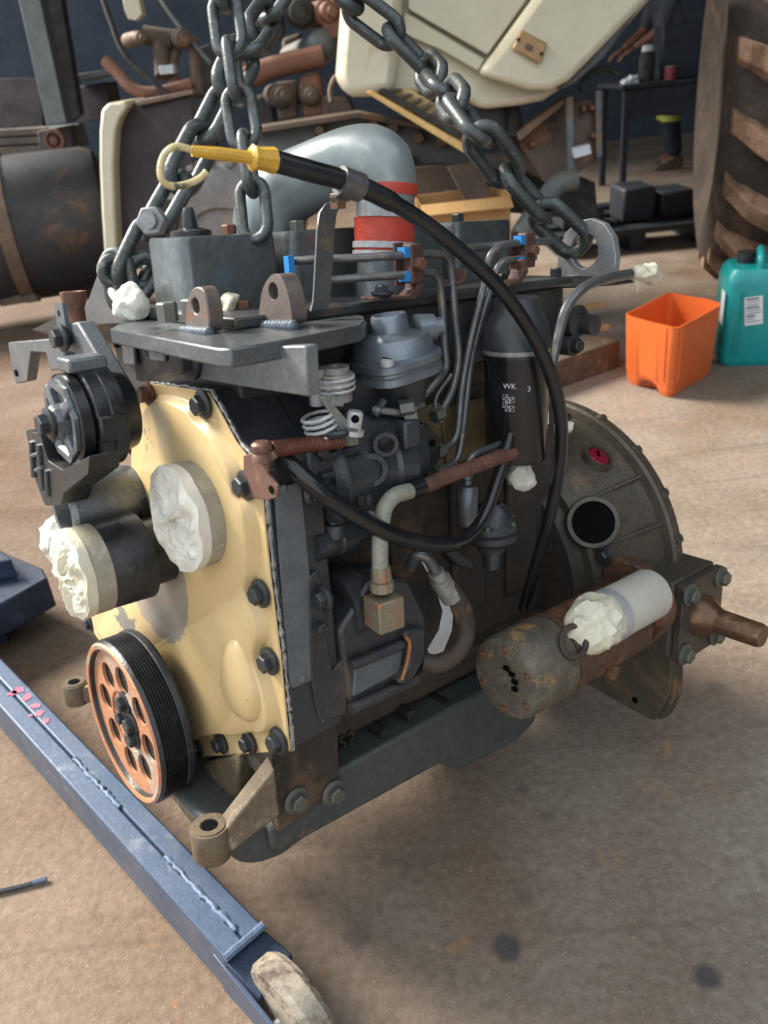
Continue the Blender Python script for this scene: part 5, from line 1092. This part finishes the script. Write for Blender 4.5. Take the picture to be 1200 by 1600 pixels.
def dep(p): return ((CW.transposed() @ (p-CAM))).z
dR, dL, dT = dep(eyeR), dep(eyeL), 1.35
ch_r, _ = chain([WD(448, -110, dT), WD(505, -45, dT), WD(570, 25, dT+.02), WD(622, 60, dT+.03), WD(667, 108, dT+.05), WD(728, 182, dR-.10), WD(778, 252, dR-.07), WD(835, 318, dR-.03), WD(885, 365, dR), WD(922, 402, dR+.01)], 'thick steel chain running from upper centre down to the bright lifting eye', .35)
ch_l, lp_ = chain([WD(200, 440, dL), WD(225, 385, dL), WD(256, 325, dL), WD(290, 268, dL+.01), WD(322, 205, dL+.02), WD(350, 150, dL+.03), WD(378, 88, dL+.05), WD(410, 40, dT-.04), WD(440, -10, dT-.02), WD(470, -70, dT)], 'thick steel chain hooked to the front eye beside the dark rocker box', .5)
ch_h, _ = chain([WD(338, -70, dT-.31), WD(350, 0, dT-.31), WD(362, 90, dT-.31), WD(376, 180, dT-.31), WD(389, 255, dT-.31), WD(398, 350, dT-.31), WD(403, 385, dT-.31)], 'loose chain end dangling free behind the yellow dipstick handle', 1.85, .74)
# nut and bolt that joins the left chain
p = WD(238, 346, dL-.03); ax = (CAM-p).normalized()+V((-.3, 0, .1)); ax.normalize(); q = p-lp_[0]
bm = B(); lathe(bm, q-ax*.04, ax, [(0, .011), (.06, .011), (.062, .0)], 18); shk = obj('shackle_bolt', bm, 'raw', ch_l)
bm = B(); a, u, v = frame(ax); hx_ = [q-ax*.012+(u*math.cos(math.pi/3*i)+v*math.sin(math.pi/3*i))*.021 for i in range(6)]; prism(bm, hx_, ax*.022); obj('nut', bm, 'raw', shk, bevel=.003)
# extra loop of chain round the front eye
for (px, py, an) in ((206, 425, .2), (188, 440, 1.6), (215, 440, 2.4)):
    c = WD(px, py, dL-.005); v = (CAM-c).normalized(); w = v.cross(V((0, 0, 1))).normalized(); z = w.cross(v)
    t = (w*math.cos(an)+z*math.sin(an)); nrm = (v+w*.5*math.sin(an)).normalized(); nrm = (nrm-t*nrm.dot(t)).normalized()
    m = Matrix((t, nrm.cross(t), nrm)).transposed().to_4x4(); m.translation = c-lp_[0]
    o = bpy.data.objects.new('link', LINK); col.objects.link(o); o.parent = ch_l; o.matrix_local = m @ Matrix.Scale(.8, 4)
# ================================================================== HOIST LEG WITH CASTOR, THINGS ON THE FLOOR
def local(root, pts): return [p-root for p in pts]
zt = .14
A, Bq = WF(350, 1497, zt), WF(397, 1430, zt); C_, D_ = WF(0, 1110, zt), WF(0, 1022, zt)
ld = ((C_+D_)/2-(A+Bq)/2).normalized(); ld.z = 0; ld.normalize(); wd = V((-ld.y, ld.x, 0))
if wd.dot(Bq-A) < 0: wd = -wd
W_ = (Bq-A).dot(wd); far = 3.2
root = V((A.x, A.y, 0)); leg = empty('engine_hoist', Matrix.Translation(root), 'blue-grey steel hoist base with castor running along the floor at lower left', 'hoist')
def LP(s, t, z): return (A-root)+ld*s+wd*t+V((0, 0, z-zt))
for k, (t0, t1) in enumerate(((0, W_*.515), (W_*.525, W_))):
    bm = B(); prism(bm, [LP(0, t0, zt), LP(0, t1, zt), LP(far, t1, zt), LP(far, t0, zt)], V((0, 0, -.10))); ch = obj('box_section', bm, 'beam', leg, bevel=.004)
    if k == 0: ch0 = ch
random.seed(5)
for (s0, s1) in ((.02, .20), (.34, .50), (.95, 1.2), (1.5, 1.7)):
    n = int((s1-s0)/.007); bm = B(); tube(bm, [LP(s0+(s1-s0)*i/n, W_*.52+random.uniform(-.0015, .0015), zt+.0005) for i in range(n+1)], [random.uniform(.003, .0058) for _ in range(n+1)], 8); obj('weld_seam', bm, 'weldb', ch0)
bm = B(); tube(bm, [LP(-.002, W_*i/12, zt+.001+random.uniform(-.001, .001)) for i in range(13)], .006, 8); obj('weld_seam', bm, 'weldb', ch0)
pk = [WF(a, b, zt) for a, b in ((8, 1080), (30, 1078), (60, 1105), (78, 1128), (60, 1126), (25, 1100))]
for i, (px, py, rr_) in enumerate(((18, 1083, .010), (30, 1078, .012), (42, 1090, .012), (55, 1103, .010), (62, 1115, .010), (72, 1126, .008), (48, 1118, .005))):
    c = WF(px, py, zt+.0005)-root; bm = B(); prism(bm, [c+V((math.cos(a), math.sin(a), 0))*rr_*random.uniform(.5, 1.2) for a in [2*math.pi*k/11 for k in range(11)]], V((0, 0, .0006))); obj('paint_mark', bm, 'pinkpaint', ch0)
# end cap and castor
bm = B(); prism(bm, [LP(.0, 0, zt-.012), LP(0, W_, zt-.012), LP(-.05, W_*1.1, zt-.02), LP(-.06, W_*.1, zt-.03)], V((0, 0, -.012))); obj('end_plate', bm, 'beamdark', leg, bevel=.002)
for t_ in (-.002, W_*.92):
    bm = B(); prism(bm, [LP(.03, t_, zt-.02), LP(-.10, t_, zt-.045), LP(-.16, t_, .06), LP(-.10, t_, .045), LP(.03, t_, .04)], wd*.006); obj('castor_fork', bm, 'beam', leg, bevel=.001)
wc = LP(-.088, W_*.56, .0785); bm = B(); lathe(bm, wc-wd*W_*.36, wd, [(0, .012), (0, .06), (.004, .072), (.012, .078), (W_*.72-.012, .078), (W_*.72-.004, .072), (W_*.72, .06), (W_*.72, .012)], 48); wh = obj('castor_wheel', bm, 'castor', leg, smooth=30)
bm = B(); cyl(bm, wc-wd*W_*.5, wc+wd*W_*.5, .009, seg=16); obj('axle', bm, 'raw', wh)
# second dark leg at the left edge
zq = .15; q = [WF(a, b, zq) for a, b in ((-160, 905), (0, 860), (66, 888), (74, 903), (0, 944), (-160, 1010))]; r2 = root
bm = B(); prism(bm, local(r2, q), V((0, 0, -.08))); obj('rear_beam', bm, 'beamdark', leg, bevel=.004)
bm = B(); prism(bm, local(r2, [WF(a, b, zq) for a, b in ((-160, 880), (-10, 868), (28, 902), (-160, 935))]), V((0, 0, .05))); obj('stiffener', bm, 'beamdark', leg, bevel=.003)
c = V((sum(p.x for p in q)/6, sum(p.y for p in q)/6, 0))-r2
bm = B(); box(bm, c+V((0, 0, .035)), .05, .05, .07); obj('foot_pad', bm, 'beamdark', leg)
# short offcut of cable
wp_ = [WF(a, b, .006) for a, b in ((-40, 1402), (0, 1393), (30, 1386), (52, 1380), (73, 1374))]
bm = B(); tube(bm, catmull([p-wp_[2] for p in wp_], 6), .004, 8); o = obj('cable_offcut', bm, 'rubberb', None); o.location = wp_[2]; tag(o, 'short dark cable offcut lying on the floor at the left edge', 'cable')
bm = B(); tube(bm, [wp_[3]-wp_[2]+V((0, 0, .0005)), wp_[4]-wp_[2]+V((0, 0, .0005))], .0044, 8); obj('bare_end', bm, 'beam', o)
# orange cut-down container
fa, fb, fd = WF(1048, 626), WF(972, 598), WF(1116, 583); h_ = .262
o0 = (fa+fb+fd+(fb+fd-fa))/4; orr = empty('orange_container', Matrix.Translation(o0), 'orange plastic can with its top cut off beside the teal can', 'container')
fc = fb+fd-fa; rect = [fa, fb, fc, fd]
def oloop(z, s, notch=0.0, r=.03):
    pts = rounded([o0*0+(p-o0)*s for p in rect], r, 5); out = []; mid = ((fa+fb)/2-o0)*s
    for i, p in enumerate(pts): out.append(V((p.x, p.y, z)))
    return out
def dense(lp, n=120):
    seg = []; tot = 0
    for i in range(len(lp)): d = (lp[(i+1) % len(lp)]-lp[i]).length; seg.append(d); tot += d
    out = []; i = 0; acc = 0
    for k in range(n):
        t = tot*k/n
        while acc+seg[i] < t: acc += seg[i]; i += 1
        out.append(lp[i].lerp(lp[(i+1) % len(lp)], (t-acc)/seg[i]))
    return out
mid = (fa+fb)/2-o0; edge = (fb-fa).normalized(); nrm = V((edge.y, -edge.x, 0)); nrm = nrm if nrm.dot(mid) > 0 else -nrm
def notch(lp, f):
    for p in lp:
        u = (p-mid).dot(edge); w = (p-mid).dot(nrm)
        if w > -.03: p.z += f*.032*max(0, 1-(u/.055)**4) if abs(u) < .055 else 0
    return lp
loops = [notch(dense(oloop(0, .90)), 1), notch(dense(oloop(.02, .96)), .75), notch(dense(oloop(.05, .97)), .2), dense(oloop(.055, .985)), dense(oloop(h_*.9, 1.03)), dense(oloop(h_, 1.045))]
for lp in loops[4:]:
    for i, p in enumerate(lp): p.z += .006*noise.noise(p*7)
inn = [[V((p.x*.965, p.y*.965, p.z)) for p in lp] for lp in (loops[5], loops[3])]; inn[1] = [V((p.x, p.y, .06)) for p in inn[1]]
bm = B(); loft(bm, loops+inn, cap0=True, cap1=True); obj('can_body', bm, 'orange', orr, smooth=50)
for s_ in (.035, -.035):
    cpt = (fa-o0)*1.0; e_ = (fb-fa).normalized() if s_ > 0 else (fd-fa).normalized(); b0 = cpt*.99+e_*abs(s_)*1.15
    bm = B(); tube(bm, [b0+V((0, 0, .06)), b0*1.045+V((0, 0, h_-.006))], .004, 8); obj('corner_rib', bm, 'orange', orr)
# teal jerrycan with label
ta_ = WF(1123, 574); tdir = WF(1215, 572)-ta_; tdir.z = 0; tdir.normalize(); tin = V((-tdir.y, tdir.x, 0)); tin = tin if tin.y > 0 else -tin
TW, TDp, TH = .27, .23, .36; tcn = ta_+tdir*TW/2+tin*TDp/2; tj = empty('jerrycan', Matrix.Translation(V((tcn.x, tcn.y, 0))), 'teal plastic jerrycan with a white label beside the orange container', 'jerrycan')
def tl(z, s): return [V((p.x, p.y, z)) for p in rounded([(-tdir*TW/2-tin*TDp/2)*s, (tdir*TW/2-tin*TDp/2)*s, (tdir*TW/2+tin*TDp/2)*s, (-tdir*TW/2+tin*TDp/2)*s], .04, 5)]
bm = B(); loft(bm, [tl(0, .93), tl(.012, .98), tl(.03, 1), tl(TH*.55, 1.01), tl(TH-.05, 1.0), tl(TH-.02, .95), tl(TH, .84)]); obj('can_body', bm, 'teal', tj, smooth=45)
hp_ = [-tdir*.02-tin*.08, -tdir*.02-tin*.07, -tdir*.01+tin*.0, tdir*.0+tin*.06, tdir*.0+tin*.07]; hz = [TH-.01, TH+.035, TH+.045, TH+.035, TH-.01]
bm = B(); tube(bm, catmull([p+V((0, 0, z)) for p, z in zip(hp_, hz)], 6), .014, 12); obj('handle', bm, 'teal', tj, smooth=60)
bm = B(); lathe(bm, -tdir*.055+tin*.02+V((0, 0, TH-.005)), V((0, 0, 1)), [(0, .03), (.02, .03), (.021, .034), (.045, .033), (.047, 0)], 28); obj('screw_cap', bm, 'black', tj)
for (t_) in (-.09, -.075):
    bm = B(); tube(bm, [tdir*t_-tin*(TDp/2+.0005)+V((0, 0, .05)), tdir*t_-tin*(TDp/2+.001)+V((0, 0, TH-.07))], .005, 8); obj('ridge', bm, 'teal', tj)
lb = tdir*(-.035)-tin*(TDp/2*1.01+.0015)+V((0, 0, .215)); bm = B(); lx = (tdir*1.0+V((0, 0, .12))).normalized(); lz = (V((0, 0, 1))-tdir*.12).normalized()
box(bm, lb, .062, .0015, .105, lx, tin, lz); lab = obj('label', bm, 'paper', tj)
random.seed(11)
for k in range(9):
    bm = B(); w_ = random.choice((.03, .045, .05)); box(bm, lb-tin*.0012+lz*(.045-k*.0105)-lx*(.026-w_/2), w_, .0006, .003 if k % 3 else .006, lx, tin, lz); obj('print_line', bm, 'ink', lab)
ls = -tdir*(TW/2*1.01+.001)-tin*.07+V((0, 0, .22)); bm = B(); box(bm, ls, .0015, .07, .12, tdir, tin, V((0, 0, 1))); obj('side_label', bm, 'paper', tj)
# timber baulk and two sticks on it
b0, b1 = WF(968, 574), WF(872, 608); td = (b1-b0).normalized(); ti = V((-td.y, td.x, 0)); ti = ti if ti.y > 0 else -ti
bc_ = b0+td*.28+ti*.14; bm = B(); box(bm, V((0, 0, .055)), .56, .28, .11, td, ti, V((0, 0, 1)))
o = obj('timber_baulk', bm, 'wood', None, bevel=.006); o.location = bc_; tag(o, 'thick dusty timber baulk on the floor behind the engine', 'timber')
for (pa, pb_, lab_) in (((880, 487), (936, 477), 'upper pale wooden stick lying across the timber baulk'), ((885, 520), (940, 512), 'lower pale wooden stick lying on the timber baulk')):
    a_, b_ = WF(*pa, .122), WF(*pb_, .122); m_ = (a_+b_)/2; dd = (b_-a_).normalized(); bm = B(); 
    loft(bm, [[q_+dd*s_*((b_-a_).length*.5+.03) for q_ in (V((0, 0, .011))*0+V((-dd.y, dd.x, 0))*.013-V((0, 0, .0115)), V((dd.y, -dd.x, 0))*.013-V((0, 0, .0115)), V((dd.y, -dd.x, 0))*.011+V((0, 0, .0115)), V((-dd.y, dd.x, 0))*.011+V((0, 0, .0115)))] for s_ in (-1, 1)])
    o = obj('wooden_stick', bm, 'wood2', None, bevel=.003); o.location = m_; tag(o, lab_, 'stick', 'pale sticks on the timber')
